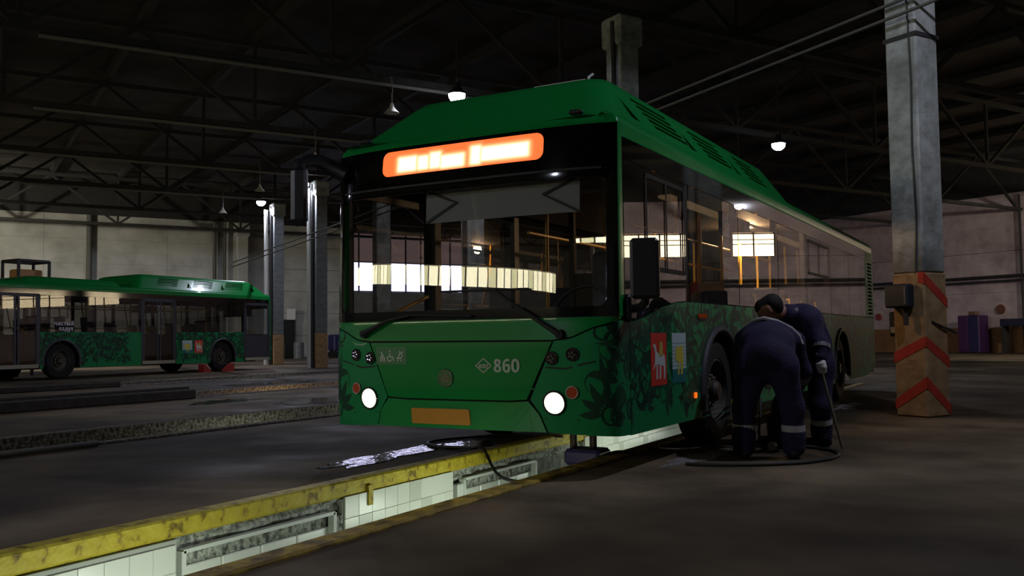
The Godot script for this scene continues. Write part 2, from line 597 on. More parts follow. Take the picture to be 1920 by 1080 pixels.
func make_bus() -> Node3D:
	var green := mat("bus green paint", C(16, 124, 56), 0.3, 0.0, 0.3)
	green.metallic_specular = 0.26
	var printed := mat("bus leaf print", Color.WHITE, 0.5, 0.0, 0.06)
	printed.albedo_texture = leaf_print()
	printed.metallic_specular = 0.22
	var black := mat("bus black gloss", C(9, 9, 10), 0.06)
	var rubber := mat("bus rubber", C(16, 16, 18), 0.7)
	var dark := mat("bus underside", C(14, 14, 15), 0.8)
	var inside := mat("bus lining", C(92, 88, 84), 0.7)
	var floor_m := mat("bus floor", C(52, 50, 50), 0.8)
	var yellow := mat("bus handrail", C(240, 188, 44), 0.4)
	var seat_m := mat("bus seat cloth", C(58, 58, 74), 0.85)
	var white := mat("bus lettering", C(168, 180, 168), 0.5)
	var chrome := mat("bus lamp mirror", C(190, 190, 190), 0.12, 1.0)
	var amber := glass("bus amber lens", C(220, 80, 18), 0.7)
	var door_m := mat("bus door grey", C(50, 50, 62), 0.5)
	var wind := glass("bus windscreen", C(16, 18, 18), 0.10)
	var tint := glass("bus side glass", C(14, 13, 12), 0.62)
	tint.metallic_specular = 0.42
	var b := thing("city_bus", "green gas city bus with lit orange route board and headlights, parked over the pit", "bus")
	# underside and inner shell that the panels sit on
	part("chassis", MB.new().cham(Vector3(0, 0.37, -6.1), Vector3(1.6, 0.2, 11.3), 0.03), dark, b)
	var ends := [["front_lining", rect(-1.3, 0.34, 1.3, 1.09), []], ["side_lining", rect(S1 + 0.0, 0.32, sz(-11.8), 1.2), [arch(ZF, 1.0, 0.62), arch(ZR, 1.0, 0.62)]], ["side_lining", mirrored(rect(S1, 0.32, sz(-11.8), 1.2)), [arch(ZF, -1.0, 0.62), arch(ZR, -1.0, 0.62)]]]
	for e in ends:
		part(e[0], panel(e[1], -0.018, 0.02, e[2], 0.3), dark, b)
	part("cabin_floor", MB.new().box(Vector3(0, 0.47, -6.35), Vector3(1.75, 0.05, 10.9)).box(Vector3(0, 0.47, -0.95), Vector3(2.3, 0.05, 0.9)).box(Vector3(0, 0.47, -5.6), Vector3(2.36, 0.05, 4.8)), floor_m, b)
	part("ceiling_panel", MB.new().box(Vector3(0, 2.36, -6.2), Vector3(2.36, 0.04, 11.4)), inside, b)
	part("rear_bulkhead", MB.new().box(Vector3(0, 1.4, -11.2), Vector3(2.36, 1.9, 0.05)), inside, b)
	# front: hood, bumper and corner panels with open joints between them
	part("upper_hood", panel(pv([-0.80, 0.972, 0.80, 0.968, 0.95, 0.99, 1.10, 1.055, 1.33, 1.112, 1.33, 1.125, -1.33, 1.125, -1.33, 1.112, -1.10, 1.055, -0.95, 0.99])), green, b)
	var hood := part("hood_panel", panel(pv([-0.62, 0.545, -0.45, 0.535, 0.45, 0.535, 0.60, 0.545, 0.80, 0.955, -0.80, 0.957])), green, b)
	part("bumper", panel(pv([-0.74, 0.315, 0.74, 0.315, 0.69, 0.44, 0.61, 0.532, 0.45, 0.522, -0.45, 0.522, -0.62, 0.532, -0.70, 0.44])), mat("bus bumper paint", C(12, 132, 62), 0.32, 0.0, 0.6), b)
	var corner := pv([0.63, 0.545, 0.70, 0.45, 0.755, 0.315, 1.10, 0.30, sz(-0.36), 0.29, sz(-0.36), 1.10, 1.345, 1.10, 1.10, 1.042, 0.95, 0.978, 0.815, 0.958])
	for sd in [1.0, -1.0]:
		var c := part("corner_panel", panel(corner if sd > 0 else mirrored(corner)), printed, b)
		# lamps set in the corner
		part("dark_crease_line", strokes([[sd * 0.755, 0.775, sd * 0.90, 0.765, sd * 1.04, 0.80, sd * 1.12, 0.815]], 0.012, 0.0015), rubber, c)  # body creases drawn as dark strokes, their shade put into the colour
		part("dark_crease_line", strokes([[sd * 0.72, 0.415, sd * 1.0, 0.41]], 0.006, 0.0015), rubber, c)
		for q in [[0.80, 0.84], [0.955, 0.865]]:
			var fog := part("fog_lamp", panel(disc(sd * q[0], q[1], 0.044), 0.006, 0.01), mat("fog lamp bowl", C(60, 50, 46), 0.25, 0.8), b)
			var gl := MB.new()
			for k in 5:
				gl.lathe([Vector2(0.0, 0.014), Vector2(0.009, 0.010), Vector2(0.013, 0.0)], 8, Transform3D(Basis(Vector3.RIGHT, PI / 2), bs(sd * q[0] + 0.02 * cos(k * 1.26), q[1] + 0.02 * sin(k * 1.26), 0.008)))
			part("reflector", gl, chrome, fog)
			part("lamp_ring", ring_on(sd * q[0], q[1], 0.044, 0.006), rubber, fog)
		var ind := part("turn_signal", panel(disc(sd * 0.95, 0.60, 0.036), 0.01, 0.012), mat("signal lens", C(176, 66, 30), 0.25), b)
		part("lamp_ring", ring_on(sd * 0.95, 0.60, 0.042, 0.007), mat("signal rim", C(170, 150, 140), 0.3, 0.6), ind)
		var hl := part("headlight", panel(disc(sd * 0.815, 0.525, 0.078), 0.008, 0.02), lamp_mat("headlight glass", C(255, 244, 214), 3.0), b)
		part("lamp_ring", ring_on(sd * 0.815, 0.525, 0.082, 0.008), rubber, hl)
	# crease along the hood, badge, plate
	part("crease", strokes([[-0.70, 0.625, 0.66, 0.622]], 0.010, 0.004), green, hood)
	var badge := part("badge", panel(disc(-0.08, 0.69, 0.062), 0.008, 0.01), mat("badge", C(60, 96, 62), 0.3, 0.5), hood)
	part("badge_ring", ring_on(-0.08, 0.69, 0.062, 0.006), mat("badge rim", C(104, 104, 92), 0.3, 0.8), badge)
	part("badge_mark", strokes([[-0.115, 0.675, -0.08, 0.72, -0.045, 0.675], [-0.10, 0.67, -0.06, 0.67]], 0.010, 0.010), mat("badge mark", C(120, 84, 80), 0.4, 0.5), badge)
	part("number_plate", panel(rect(-0.40, 0.345, 0.12, 0.462, 0.012), 0.012, 0.012), mat("plate", C(190, 128, 40), 0.5), b)
	# pictograms on a darker patch, gas mark and the number 860
	part("sticker", panel(rect(-0.74, 0.79, -0.44, 0.925), 0.002, 0.002), mat("sticker", C(10, 104, 58), 0.35, 0.0, 0.5), hood)
	part("pictogram", strokes([[-0.685, 0.885, -0.675, 0.865, -0.69, 0.845, -0.69, 0.815], [-0.672, 0.86, -0.655, 0.845, -0.65, 0.815], [-0.675, 0.845, -0.668, 0.815]], 0.012, 0.005), white, hood)
	part("pictogram", strokes([[-0.60, 0.895, -0.602, 0.89], [-0.60, 0.875, -0.598, 0.848, -0.572, 0.848, -0.562, 0.822], [-0.615, 0.855, -0.625, 0.84, -0.618, 0.822, -0.60, 0.815, -0.584, 0.826]], 0.011, 0.005), white, hood)
	part("pictogram", strokes([[-0.505, 0.89, -0.503, 0.885], [-0.505, 0.872, -0.52, 0.84], [-0.505, 0.868, -0.475, 0.888], [-0.53, 0.838, -0.49, 0.838, -0.478, 0.865], [-0.525, 0.822, -0.522, 0.82], [-0.494, 0.822, -0.491, 0.82]], 0.012, 0.005), white, hood)
	part("gas_mark", strokes([[0.185, 0.785, 0.25, 0.838, 0.315, 0.785, 0.25, 0.735, 0.185, 0.785]], 0.008, 0.004), white, hood)
	lettering("gas_mark_text", "кпг", 0.052, bs(0.25, 0.784, 0.003), 0.0, white, hood)
	lettering("fleet_number", "860", 0.135, bs(0.443, 0.784, 0.003), -0.035, white, hood)
	# windscreen, its black border, the upper display panel
	part("windscreen", panel(rect(-1.24, 1.20, 1.24, 2.155, 0.05), 0.0, 0.006), wind, b)
	part("windscreen_border", panel(rect(-1.30, 1.128, 1.30, 2.175), 0.002, 0.02, [rect(-1.19, 1.20, 1.19, 2.12, 0.06)]), black, b)
	var disp := part("display_panel", panel(rect(-1.30, 2.178, 1.30, 2.505), 0.004, 0.03), black, b)
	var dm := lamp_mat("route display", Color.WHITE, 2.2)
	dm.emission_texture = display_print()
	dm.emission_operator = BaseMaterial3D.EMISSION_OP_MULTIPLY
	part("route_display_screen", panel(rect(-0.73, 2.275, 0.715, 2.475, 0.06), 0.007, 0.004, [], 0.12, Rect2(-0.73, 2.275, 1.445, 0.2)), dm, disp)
	part("visor_ledge", strokes([[-1.15, 2.18, 1.15, 2.18]], 0.018, 0.010), rubber, b)
	for sd in [1.0, -1.0]:
		part("door_post", panel(rect(1.303, 1.128, sz(-0.275), 2.44) if sd > 0 else mirrored(rect(1.303, 1.128, sz(-0.275), 2.44)), 0.0, 0.03), green, b)
	# roof rim and top
	var prof := [[0.0, 2.415], [0.004, 2.44], [0.0, 2.50], [0.012, 2.545], [0.04, 2.58], [0.10, 2.605]]
	var rings := []
	for p in prof:
		var ring := []
		var tot := plan_p.size() - 1
		for i in range(0, tot, 8 if true else 1):
			if i > int(S1 * 100) + 10 and i < tot - 150 and i % 160 > 7:
				continue
			ring.append(roof_pt(i * 0.01, p[0], p[1], i < S1 * 100))
		var back := []
		for i in range(ring.size() - 1, 0, -1):
			back.append(Vector3(-ring[i].x, ring[i].y, ring[i].z))
		ring.append_array(back)
		rings.append(ring)
	part("roof", loft(rings), green, b)
	# gas tank cover on the roof
	var cover := part("tank_cover", loft([round_ring(1.17, -0.19, -6.08, 0.22, 2.58), round_ring(1.13, -0.28, -6.02, 0.2, 2.64), round_ring(0.93, -0.68, -5.76, 0.16, 2.95), round_ring(0.88, -0.78, -5.68, 0.16, 3.02), round_ring(0.80, -0.94, -5.55, 0.16, 3.055), round_ring(0.4, -1.4, -5.0, 0.16, 3.07)], true, 1), green, b)
	part("rear_fairing", loft([round_ring(0.95, -6.25, -9.7, 0.2, 2.59), round_ring(0.88, -6.4, -9.5, 0.18, 2.72), round_ring(0.80, -6.55, -9.3, 0.16, 2.79), round_ring(0.6, -6.8, -9.0, 0.16, 2.80)]), green, b)
	for sd in [1.0, -1.0]:
		# the sloping side with its vent slots cut through, and the tray behind it
		var p0 := Vector3(1.13 * sd, 2.64, 0)
		var hh := Vector3(0.93 * sd, 2.95, 0) - p0
		var uy := hh.normalized()
		var nn := Vector3(uy.y * sd, -uy.x * sd, 0)
		var holes := []
		var yc := []
		for k in 5:
			yc.append(0.10 + 0.062 * k)
		for g in [[1.32, 2.15], [2.75, 3.6], [4.25, 5.07]]:
			for k in 5:
				var sh := -0.05 * (k - 2)
				holes.append(rect(g[0] + sh, yc[k] - 0.019, g[1] + sh, yc[k] + 0.019))
			holes.append(pv([g[0] - 0.47, 0.05, g[0] - 0.29, 0.05, g[0] - 0.45, 0.27]))
		part("vented_side", sheet(pv([0.48, 0.0, 5.82, 0.0, 5.60, hh.length(), 0.84, hh.length()]), holes, yc, p0, Vector3(0, 0, -1), uy, nn, 0.02), green, cover)
		part("vent_tray", sheet(pv([0.6, -0.03, 5.7, -0.03, 5.5, 0.39, 0.9, 0.39]), [], [], p0 - nn * 0.13, Vector3(0, 0, -1), uy, nn, 0.02), green, cover)
	for q in [[-0.95, 2.60, 0.02], [0.95, 2.60, 0.02]]:
		part("marker_lamp", MB.new().cham(Vector3(q[0], 2.60, -0.16), Vector3(0.10, 0.035, 0.06), 0.012), rubber, b)
	part("antenna", MB.new().tube([Vector3(0.62, 3.05, -1.1), Vector3(0.62, 3.14, -1.12), Vector3(0.64, 3.17, -1.16)], 0.012, 6), mat("antenna", C(190, 190, 190), 0.4), b)
	part("roof_hatch_lid", MB.new().cham(Vector3(0.30, 3.12, -1.35), Vector3(0.5, 0.025, 0.3), 0.01, Basis(Vector3.RIGHT, -0.2)).bar(Vector3(0.12, 3.04, -1.3), Vector3(0.12, 3.12, -1.3), 0.02, 0.02).bar(Vector3(0.48, 3.04, -1.3), Vector3(0.48, 3.12, -1.3), 0.02, 0.02), mat("hatch", C(196, 190, 176), 0.5), b)
	# ---- sides
	var wave := [sz(-0.37), 1.085, sz(-0.55), 1.105, sz(-0.80), 1.15, sz(-1.10), 1.215, sz(-1.4), 1.255, sz(-1.75), 1.268]
	for sd in [1.0, -1.0]:
		var left: bool = sd > 0
		var lows := []
		if left:
			var p1 := [sz(-3.2), 1.268, sz(-3.2), 0.285, sz(-0.37), 0.285]
			p1.append_array(wave)
			lows = [p1, [sz(-3.21), 0.285, sz(-7.9), 0.285, sz(-7.9), 1.268, sz(-3.21), 1.268], [sz(-7.91), 0.285, sz(-11.0), 0.285, sz(-11.84), 0.40, sz(-11.84), 1.268, sz(-7.91), 1.268]]
		else:
			lows = [[sz(-1.55), 0.285, sz(-4.58), 0.285, sz(-4.58), 1.268, sz(-1.55), 1.268], [sz(-5.92), 0.285, sz(-9.30), 0.285, sz(-9.30), 1.268, sz(-5.92), 1.268], [sz(-10.64), 0.285, sz(-11.84), 0.36, sz(-11.84), 1.268, sz(-10.64), 1.268]]
		for l in lows:
			var q := pv(l)
			var cuts := [arch(ZF, sd), arch(ZR, sd)]
			var tail: bool = left and l[0] > sz(-7.95) and l[0] < sz(-7.85)
			if tail:     # the grille behind the rear wheel
				for k in 5:
					cuts.append(rect(sz(-10.09), 0.565 + 0.07 * k - 0.012, sz(-10.71), 0.565 + 0.07 * k + 0.012))
			part("side_panel", panel(q if left else mirrored(q), 0.0, 0.02, cuts, 0.07 if tail else 2.0), printed, b)
		for z in [ZF, ZR]:
			var pts := []
			for i in 21:
				var t := PI * (i / 20.0) * 1.12 - 0.19
				pts.append(Vector3(sd * 1.25, maxf(0.28, 0.46 + 0.585 * sin(t)), z + 0.585 * cos(t)))
			part("wheel_arch", MB.new().tube(pts, 0.034, 8), mat("arch rim", C(58, 58, 66), 0.6), b)
			var well := MB.new()
			for i in 12:
				var t0 := PI * i / 12.0
				var t1 := PI * (i + 1) / 12.0
				var a0 := Vector3(0, 0.46 + 0.6 * sin(t0), z + 0.6 * cos(t0))
				var a1 := Vector3(0, 0.46 + 0.6 * sin(t1), z + 0.6 * cos(t1))
				var o0 := Vector3(sd * 1.23, 0, 0)
				var o1 := Vector3(sd * 0.84, 0, 0)
				well.flat(a0 + o0, a1 + o0, a1 + o1, a0 + o1, Vector3(0, 0.46, z) - a0)
			part("wheel_well", well, dark, b)
			make_wheel(b, Vector3(sd * 1.08, 0.48, z), sd)
		# black band above the windows and glass
		part("window_header", panel(rect(sz(-0.28), 2.26, sz(-11.05), 2.412) if left else mirrored(rect(sz(-0.28), 2.26, sz(-11.05), 2.412)), 0.0, 0.02, [], 2.0), black, b)
		var seams: Array = [-0.28, -1.70, -3.22, -4.83, -6.34, -7.93, -9.42, -11.05] if left else [-1.55, -3.10, -4.58, -5.92, -7.55, -9.30, -10.64, -11.05]
		for k in seams.size() - 1:
			if not left and k in [2, 5]:
				continue
			var z0: float = seams[k] - 0.012
			var z1: float = seams[k + 1] + 0.012
			var g := rect(sz(z0), 1.278, sz(z1), 2.255)
			if left and k == 0:
				g = pv([sz(z0), 1.10, sz(-0.55), 1.115, sz(-0.80), 1.16, sz(-1.10), 1.225, sz(-1.4), 1.265, sz(z1), 1.278, sz(z1), 2.255, sz(z0), 2.255])
			var pane := part("side_window", panel(g if left else mirrored(g), 0.0, 0.006, [], 2.0), tint, b)
			if left and k in [0, 4]:    # windows with a sliding light
				var yy: float = 1.50 if k == 0 else 1.78
				var za: float = -0.72 if k == 0 else z0 - 0.12
				var zb: float = -1.58 if k == 0 else z1 + 0.12
				part("sliding_frame", strokes([[sz(za), yy, sz(za), 2.2, sz(zb), 2.2, sz(zb), yy, sz(za), yy], [sz((za + zb) / 2), yy, sz((za + zb) / 2), 2.2]], 0.035, 0.008), rubber, pane)
		for k in seams.size():
			if k == 0 and left:
				continue
			part("window_post", MB.new().box(Vector3(sd * 1.205, 1.76, seams[k]), Vector3(0.05, 1.1, 0.10)), mat("window post", C(20, 20, 20), 0.6), b)
		var slots := []
		for k in 15:
			var r := rect(sz(-11.30), 1.342 + 0.062 * k - 0.017, sz(-11.74), 1.342 + 0.062 * k + 0.017)
			slots.append(r if left else mirrored(r))
		part("rear_quarter", panel(rect(sz(-11.07), 1.28, sz(-11.84), 2.412) if left else mirrored(rect(sz(-11.07), 1.28, sz(-11.84), 2.412)), 0.0, 0.02, slots, 0.062), mat("bus tail paint", C(22, 116, 60), 0.65), b)
		part("engine_bay_lining", panel(rect(sz(-11.07), 1.22, sz(-11.84), 2.412) if left else mirrored(rect(sz(-11.07), 1.22, sz(-11.84), 2.412)), -0.09, 0.01, [], 2.0), dark, b)
		part("side_marker", MB.new().cham(Vector3(sd * 1.258, 0.485, -1.785), Vector3(0.016, 0.05, 0.05), 0.006), lamp_mat("side marker lamp", C(255, 110, 20), 1.0), b)
	var s_end := (plan_p.size() - 1) * 0.01
	for sd in [1.0, -1.0]:
		var rp := rect(sz(-11.845), 0.40, s_end, 2.412)
		var rw := rect(13.35, 1.45, s_end, 2.25)
		part("rear_panel", panel(rp if sd > 0 else mirrored(rp), 0.0, 0.02, [], 2.5), green, b)
		part("rear_window", panel(rw if sd > 0 else mirrored(rw), 0.004, 0.004, [], 2.5), black, b)
		part("tail_lamp", MB.new().cham(Vector3(sd * 1.02, 0.85, -12.005), Vector3(0.14, 0.40, 0.03), 0.01), mat("tail lamp red", C(150, 24, 20), 0.2), b)
	# shields: the red flag with a camel and the white and teal one
	var red := mat("flag red", C(206, 60, 48), 0.5)
	for q in [[1.0, -0.77, -1.11, -1.24, -1.575], [-1.0, -3.80, -3.46, -4.32, -3.90]]:
		var sd: float = q[0]
		var f1 := part("red_flag", panel(rq(sd, q[1], 0.61, q[2], 1.01), 0.002, 0.002, [], 2.0), red, b)
		var cam := [0.10, 0.30, 0.22, 0.42, 0.25, 0.62, 0.18, 0.74, 0.12, 0.72, 0.16, 0.80, 0.28, 0.78, 0.36, 0.64, 0.46, 0.60, 0.54, 0.76, 0.66, 0.76, 0.74, 0.60, 0.86, 0.56, 0.90, 0.36, 0.86, 0.12, 0.78, 0.10, 0.78, 0.36, 0.62, 0.38, 0.60, 0.12, 0.50, 0.12, 0.52, 0.40, 0.40, 0.40, 0.40, 0.12, 0.30, 0.12, 0.32, 0.42, 0.20, 0.34]
		part("camel_figure", panel(inset(cam, sd, q[1], q[2], 0.61, 0.40), 0.004, 0.001, [], 2.0), mat("flag white", C(196, 204, 200), 0.5), f1)
		part("camel_load", panel(inset([0.48, 0.56, 0.74, 0.56, 0.72, 0.82, 0.52, 0.84], sd, q[1], q[2], 0.61, 0.40), 0.006, 0.001, [], 2.0), mat("flag gold", C(190, 166, 80), 0.5), f1)
		var f2 := part("city_flag", panel(rq(sd, q[3], 0.72, q[4], 1.01), 0.002, 0.002, [], 2.0), mat("flag pale", C(176, 200, 200), 0.5), b)
		part("flag_field", panel(rq(sd, q[3], 0.61, q[4], 0.72), 0.002, 0.002, [], 2.0), mat("flag teal", C(20, 110, 110), 0.5), f2)
		for k in 7:
			part("flag_stripe", panel(inset([0.0, 0.34 + 0.075 * k, 1.0, 0.34 + 0.075 * k, 1.0, 0.352 + 0.075 * k, 0.0, 0.352 + 0.075 * k], sd, q[3], q[4], 0.61, 0.40), 0.003, 0.001, [], 2.0), mat("flag line", C(110, 140, 140), 0.5), f2)
		part("camel_figure", panel(inset([0.22, 0.46, 0.25, 0.70, 0.40, 0.74, 0.50, 0.70, 0.60, 0.76, 0.74, 0.72, 0.78, 0.44, 0.70, 0.16, 0.58, 0.16, 0.60, 0.40, 0.46, 0.40, 0.48, 0.16, 0.36, 0.16, 0.40, 0.42], sd, q[3], q[4], 0.61, 0.40), 0.004, 0.001, [], 2.0), mat("flag yellow", C(206, 190, 70), 0.5), f2)
	part("side_turn_signal", MB.new().cham(Vector3(1.258, 1.15, -2.0), Vector3(0.03, 0.05, 0.22), 0.012), amber, b)
	# driver's mirror at the camera side, hanging mirror on the kerb side
	var mi := part("driver_mirror", MB.new().cham(Vector3(1.43, 1.455, -0.22), Vector3(0.20, 0.42, 0.12), 0.022, Basis(Vector3.UP, 0.3)), mat("mirror shell", C(18, 20, 26), 0.45), b)
	part("mirror_arm", MB.new().tube([Vector3(1.27, 1.18, -0.36), Vector3(1.36, 1.19, -0.30), Vector3(1.42, 1.22, -0.24), Vector3(1.43, 1.30, -0.22)], 0.03, 8).cham(Vector3(1.27, 1.19, -0.33), Vector3(0.06, 0.19, 0.13), 0.02), mat("mirror shell", C(18, 20, 26), 0.45), mi)
	var mk := part("kerb_mirror", MB.new().cham(Vector3(-1.45, 2.17, 0.08), Vector3(0.16, 0.50, 0.13), 0.05, Basis(Vector3.UP, -0.25)), mat("mirror shell", C(18, 20, 26), 0.45), b)
	part("mirror_arm", MB.new().tube([Vector3(-1.14, 2.34, -0.16), Vector3(-1.25, 2.40, -0.12), Vector3(-1.34, 2.46, -0.06), Vector3(-1.41, 2.47, 0.0), Vector3(-1.45, 2.43, 0.06), Vector3(-1.45, 2.35, 0.08)], [0.075, 0.07, 0.06, 0.055, 0.055, 0.05], 10), mat("mirror shell", C(18, 20, 26), 0.45), mk)
	# wipers
	for w in [[[0.87, 1.005], [0.55, 1.20], [0.35, 1.335], [-0.13, 1.338, 0.62, 1.335]], [[-0.86, 1.03], [-0.62, 1.13], [-0.40, 1.165], [-0.45, 1.168, 0.15, 1.150]]]:
		var pts := []
		for k in 3:
			pts.append(bs(w[k][0], w[k][1], 0.035))
		var wi := part("wiper", MB.new().tube(pts, [0.024, 0.013, 0.009], 8).lathe([Vector2(0.0, 0.05), Vector2(0.03, 0.045), Vector2(0.036, 0.0)], 12, Transform3D(Basis(Vector3.RIGHT, PI / 2), bs(w[0][0], w[0][1], 0.0))), rubber, b)
		var bl := []
		for k in 7:
			var t := k / 6.0
			bl.append(bs(lerpf(w[3][0], w[3][2], t), lerpf(w[3][1], w[3][3], t), 0.028))
		part("wiper_blade", MB.new().tube(bl, 0.009, 6), rubber, wi)
	# ---- doors on the kerb side
	for d in [[-0.30, -1.50, 1], [-4.62, -5.88, 2], [-9.34, -10.60, 2]]:
		var door := part("door", MB.new().box(Vector3(-1.235, 0.36, (d[0] + d[1]) / 2), Vector3(0.05, 0.1, d[0] - d[1])), mat("door sill", C(150, 146, 128), 0.6), b)
		part("door_frame", strokes([[-sz(d[0]), 0.40, -sz(d[0]), 2.24, -sz(d[1]), 2.24, -sz(d[1]), 0.40]], 0.09, 0.004), door_m, door)
		var wz: float = (d[0] - d[1]) / d[2]
		for k in d[2]:
			var z0: float = d[0] - 0.05 - wz * k
			var z1: float = d[0] + 0.05 - wz * (k + 1)
			var low := 0.42 if d[2] == 2 else 1.18
			part("door_pane", panel(mirrored(rect(sz(z0), low, sz(z1), 2.2)), -0.004, 0.006, [], 3.0), tint, door)
			part("door_edge", strokes([[-sz(z0), 0.42, -sz(z0), 2.22], [-sz(z1), 0.42, -sz(z1), 2.22]], 0.06, 0.006), door_m, door)
			if d[2] == 1:
				part("door_leaf", panel(mirrored(rect(sz(z0), 0.42, sz(z1), 1.17)), -0.002, 0.03, [], 3.0), door_m, door)
			part("grab_rail", MB.new().tube([Vector3(-1.17, 1.0, z0 - 0.1), Vector3(-1.14, 1.25, (z0 + z1) / 2), Vector3(-1.17, 1.38, z1 + 0.1)], 0.017, 6), yellow, door)
	lettering_side("slogan", "чистый", 0.165, Vector3(-1.256, 1.50, -8.56), mat("slogan white", C(210, 206, 214), 0.6), b)
	lettering_side("slogan", "оздух", 0.165, Vector3(-1.256, 1.36, -8.50), mat("slogan white", C(210, 206, 214), 0.6), b)
	# ---- inside
	part("dashboard", MB.new().cham(Vector3(0, 0.98, -0.62), Vector3(2.2, 0.34, 0.62), 0.06), mat("dashboard", C(30, 30, 32), 0.7), b)
	part("sun_blind", panel(rect(-0.36, 1.885, 0.97, 2.15), -0.10, 0.004), mat("blind", C(120, 122, 124), 0.8), b)
	part("blind_arm", strokes([[-0.35, 2.14, -0.07, 2.03, -0.35, 1.89]], 0.016, -0.085), rubber, b)
	part("blind_arm", strokes([[0.96, 2.14, 0.68, 2.03, 0.96, 1.89]], 0.016, -0.085), rubber, b)
	part("steering_wheel", MB.new().tube(circle(Vector3(0.6, 1.2, -0.95), 0.24, Basis(Vector3.RIGHT, 1.0)), 0.016, 6, false).tube([Vector3(0.6, 1.0, -0.8), Vector3(0.6, 1.2, -0.95)], 0.03, 6), rubber, b)
	part("driver_seat", MB.new().cham(Vector3(0.6, 1.0, -1.45), Vector3(0.48, 0.14, 0.48), 0.04).cham(Vector3(0.6, 1.38, -1.70), Vector3(0.46, 0.72, 0.12), 0.04).box(Vector3(0.6, 0.7, -1.45), Vector3(0.3, 0.5, 0.3)), seat_m, b)
	part("cab_partition", MB.new().box(Vector3(0.62, 1.0, -1.95), Vector3(1.15, 1.1, 0.03)).bar(Vector3(0.05, 0.5, -1.95), Vector3(0.05, 2.34, -1.95), 0.05, 0.05).bar(Vector3(0.05, 1.55, -1.95), Vector3(1.18, 1.55, -1.95), 0.04, 0.04), mat("partition", C(34, 33, 34), 0.7), b)
	part("cab_pane", MB.new().box(Vector3(0.62, 1.95, -1.95), Vector3(1.1, 0.74, 0.006)), wind, b)
	var notice := mat("notice print", Color.WHITE, 0.6)
	notice.albedo_texture = noise_tex(21, 0.02, 2, [[0.0, C(60, 60, 150)], [0.35, C(220, 220, 235)], [0.5, C(230, 150, 120)], [0.6, C(245, 245, 245)], [0.75, C(70, 120, 170)], [1.0, C(200, 60, 70)]], 128)
	part("notice_board", MB.new().box(Vector3(1.08, 2.10, -3.72), Vector3(0.02, 0.24, 1.1)), notice, b)
	part("fluorescent_tube", MB.new().cham(Vector3(0.72, 2.325, -5.6), Vector3(0.14, 0.03, 6.0), 0.01), lamp_mat("cabin tube", C(255, 206, 150), 0.22), b)
	for z in [-2.6, -4.1, -5.7, -7.3]:
		for x in [0.55, -0.55]:
			part("pole", MB.new().tube([Vector3(x, 0.5, z), Vector3(x, 2.34, z)], 0.018, 8), yellow, b)
	for x in [0.55, -0.55]:
		part("ceiling_rail", MB.new().tube([Vector3(x, 2.02, -2.2), Vector3(x, 2.02, -10.4)], 0.017, 8), yellow, b)
	for z in [-3.35, -4.15, -4.95, -5.75, -6.55, -7.35, -8.15, -9.0]:
		var st := part("seat", seat_shape(Vector3(0.86, 0.62 if z > -7 else 0.78, z)), seat_m, b)
		part("grab_handle", MB.new().tube([Vector3(0.64, 1.30, z - 0.22), Vector3(0.64, 1.42, z - 0.24), Vector3(1.10, 1.42, z - 0.24), Vector3(1.10, 1.30, z - 0.22)], 0.018, 8).tube([Vector3(0.62, 1.44, z - 0.22), Vector3(0.62, 1.44, z + 0.40)], 0.016, 8).tube([Vector3(0.62, 1.44, z + 0.2), Vector3(0.58, 1.95, z + 0.05), Vector3(0.56, 2.3, z)], 0.017, 8), yellow, st)
	for z in [-3.4, -4.2, -6.5, -7.3, -8.15, -9.0]:
		part("seat", seat_shape(Vector3(-0.86, 0.62 if z > -7 else 0.78, z)), seat_m, b)
	return b

func rq(sd: float, z0: float, y0: float, z1: float, y1: float) -> PackedVector2Array:
	var p := rect(minf(sz(z0), sz(z1)), y0, maxf(sz(z0), sz(z1)), y1)
	return p if sd > 0 else mirrored(p)

func inset(a: Array, sd: float, z0: float, z1: float, y0: float, h: float) -> PackedVector2Array:   # a figure drawn in a unit square, put on a flag
	var out := PackedVector2Array()
	var p0 := sd * sz(z0)
	var p1 := sd * sz(z1)
	for i in range(0, a.size(), 2):
		out.append(Vector2(lerpf(p0, p1, a[i]), y0 + h * a[i + 1]))
	return out

func ring_on(s: float, y: float, r: float, t: float) -> MB:
	var pts := []
	for i in 21:
		pts.append(bs(s + r * cos(TAU * i / 20), y + r * sin(TAU * i / 20), 0.006))
	return MB.new().tube(pts, t, 6, false)

func circle(c: Vector3, r: float, b: Basis, n := 24) -> Array:
	var out := []
	for i in n + 1:
		out.append(c + b * Vector3(r * cos(TAU * i / n), 0, r * sin(TAU * i / n)))
	return out

func roof_pt(s: float, ins: float, y: float, front: bool) -> Vector3:
	var p := bs(s, y, -ins * (1.0 if not front else 1.6))
	return p

func seat_shape(p: Vector3) -> MB:
	return MB.new().cham(p + Vector3(0, 0.28, 0), Vector3(0.44, 0.08, 0.42), 0.03).cham(p + Vector3(0, 0.62, -0.22), Vector3(0.44, 0.62, 0.07), 0.03, Basis(Vector3.RIGHT, -0.12)).box(p + Vector3(0, 0.1, 0), Vector3(0.08, 0.34, 0.3))

func lettering(called: String, text: String, h: float, at: Vector3, tilt: float, m: Material, parent: Node) -> void:
	var t := TextMesh.new()
	var f := SystemFont.new()
	f.font_names = PackedStringArray(["Droid Sans"])
	f.font_weight = 700
	t.font = f; t.text = text; t.font_size = 32; t.pixel_size = h / 32.0; t.depth = 0.003
	var o := part(called, t, m, parent, at)
	o.rotation = Vector3(-tilt, 0, 0)

func lettering_side(called: String, text: String, h: float, at: Vector3, m: Material, parent: Node) -> void:
	lettering(called, text, h, at, 0.0, m, parent)
	parent.get_child(parent.get_child_count() - 1).rotation.y = -PI / 2

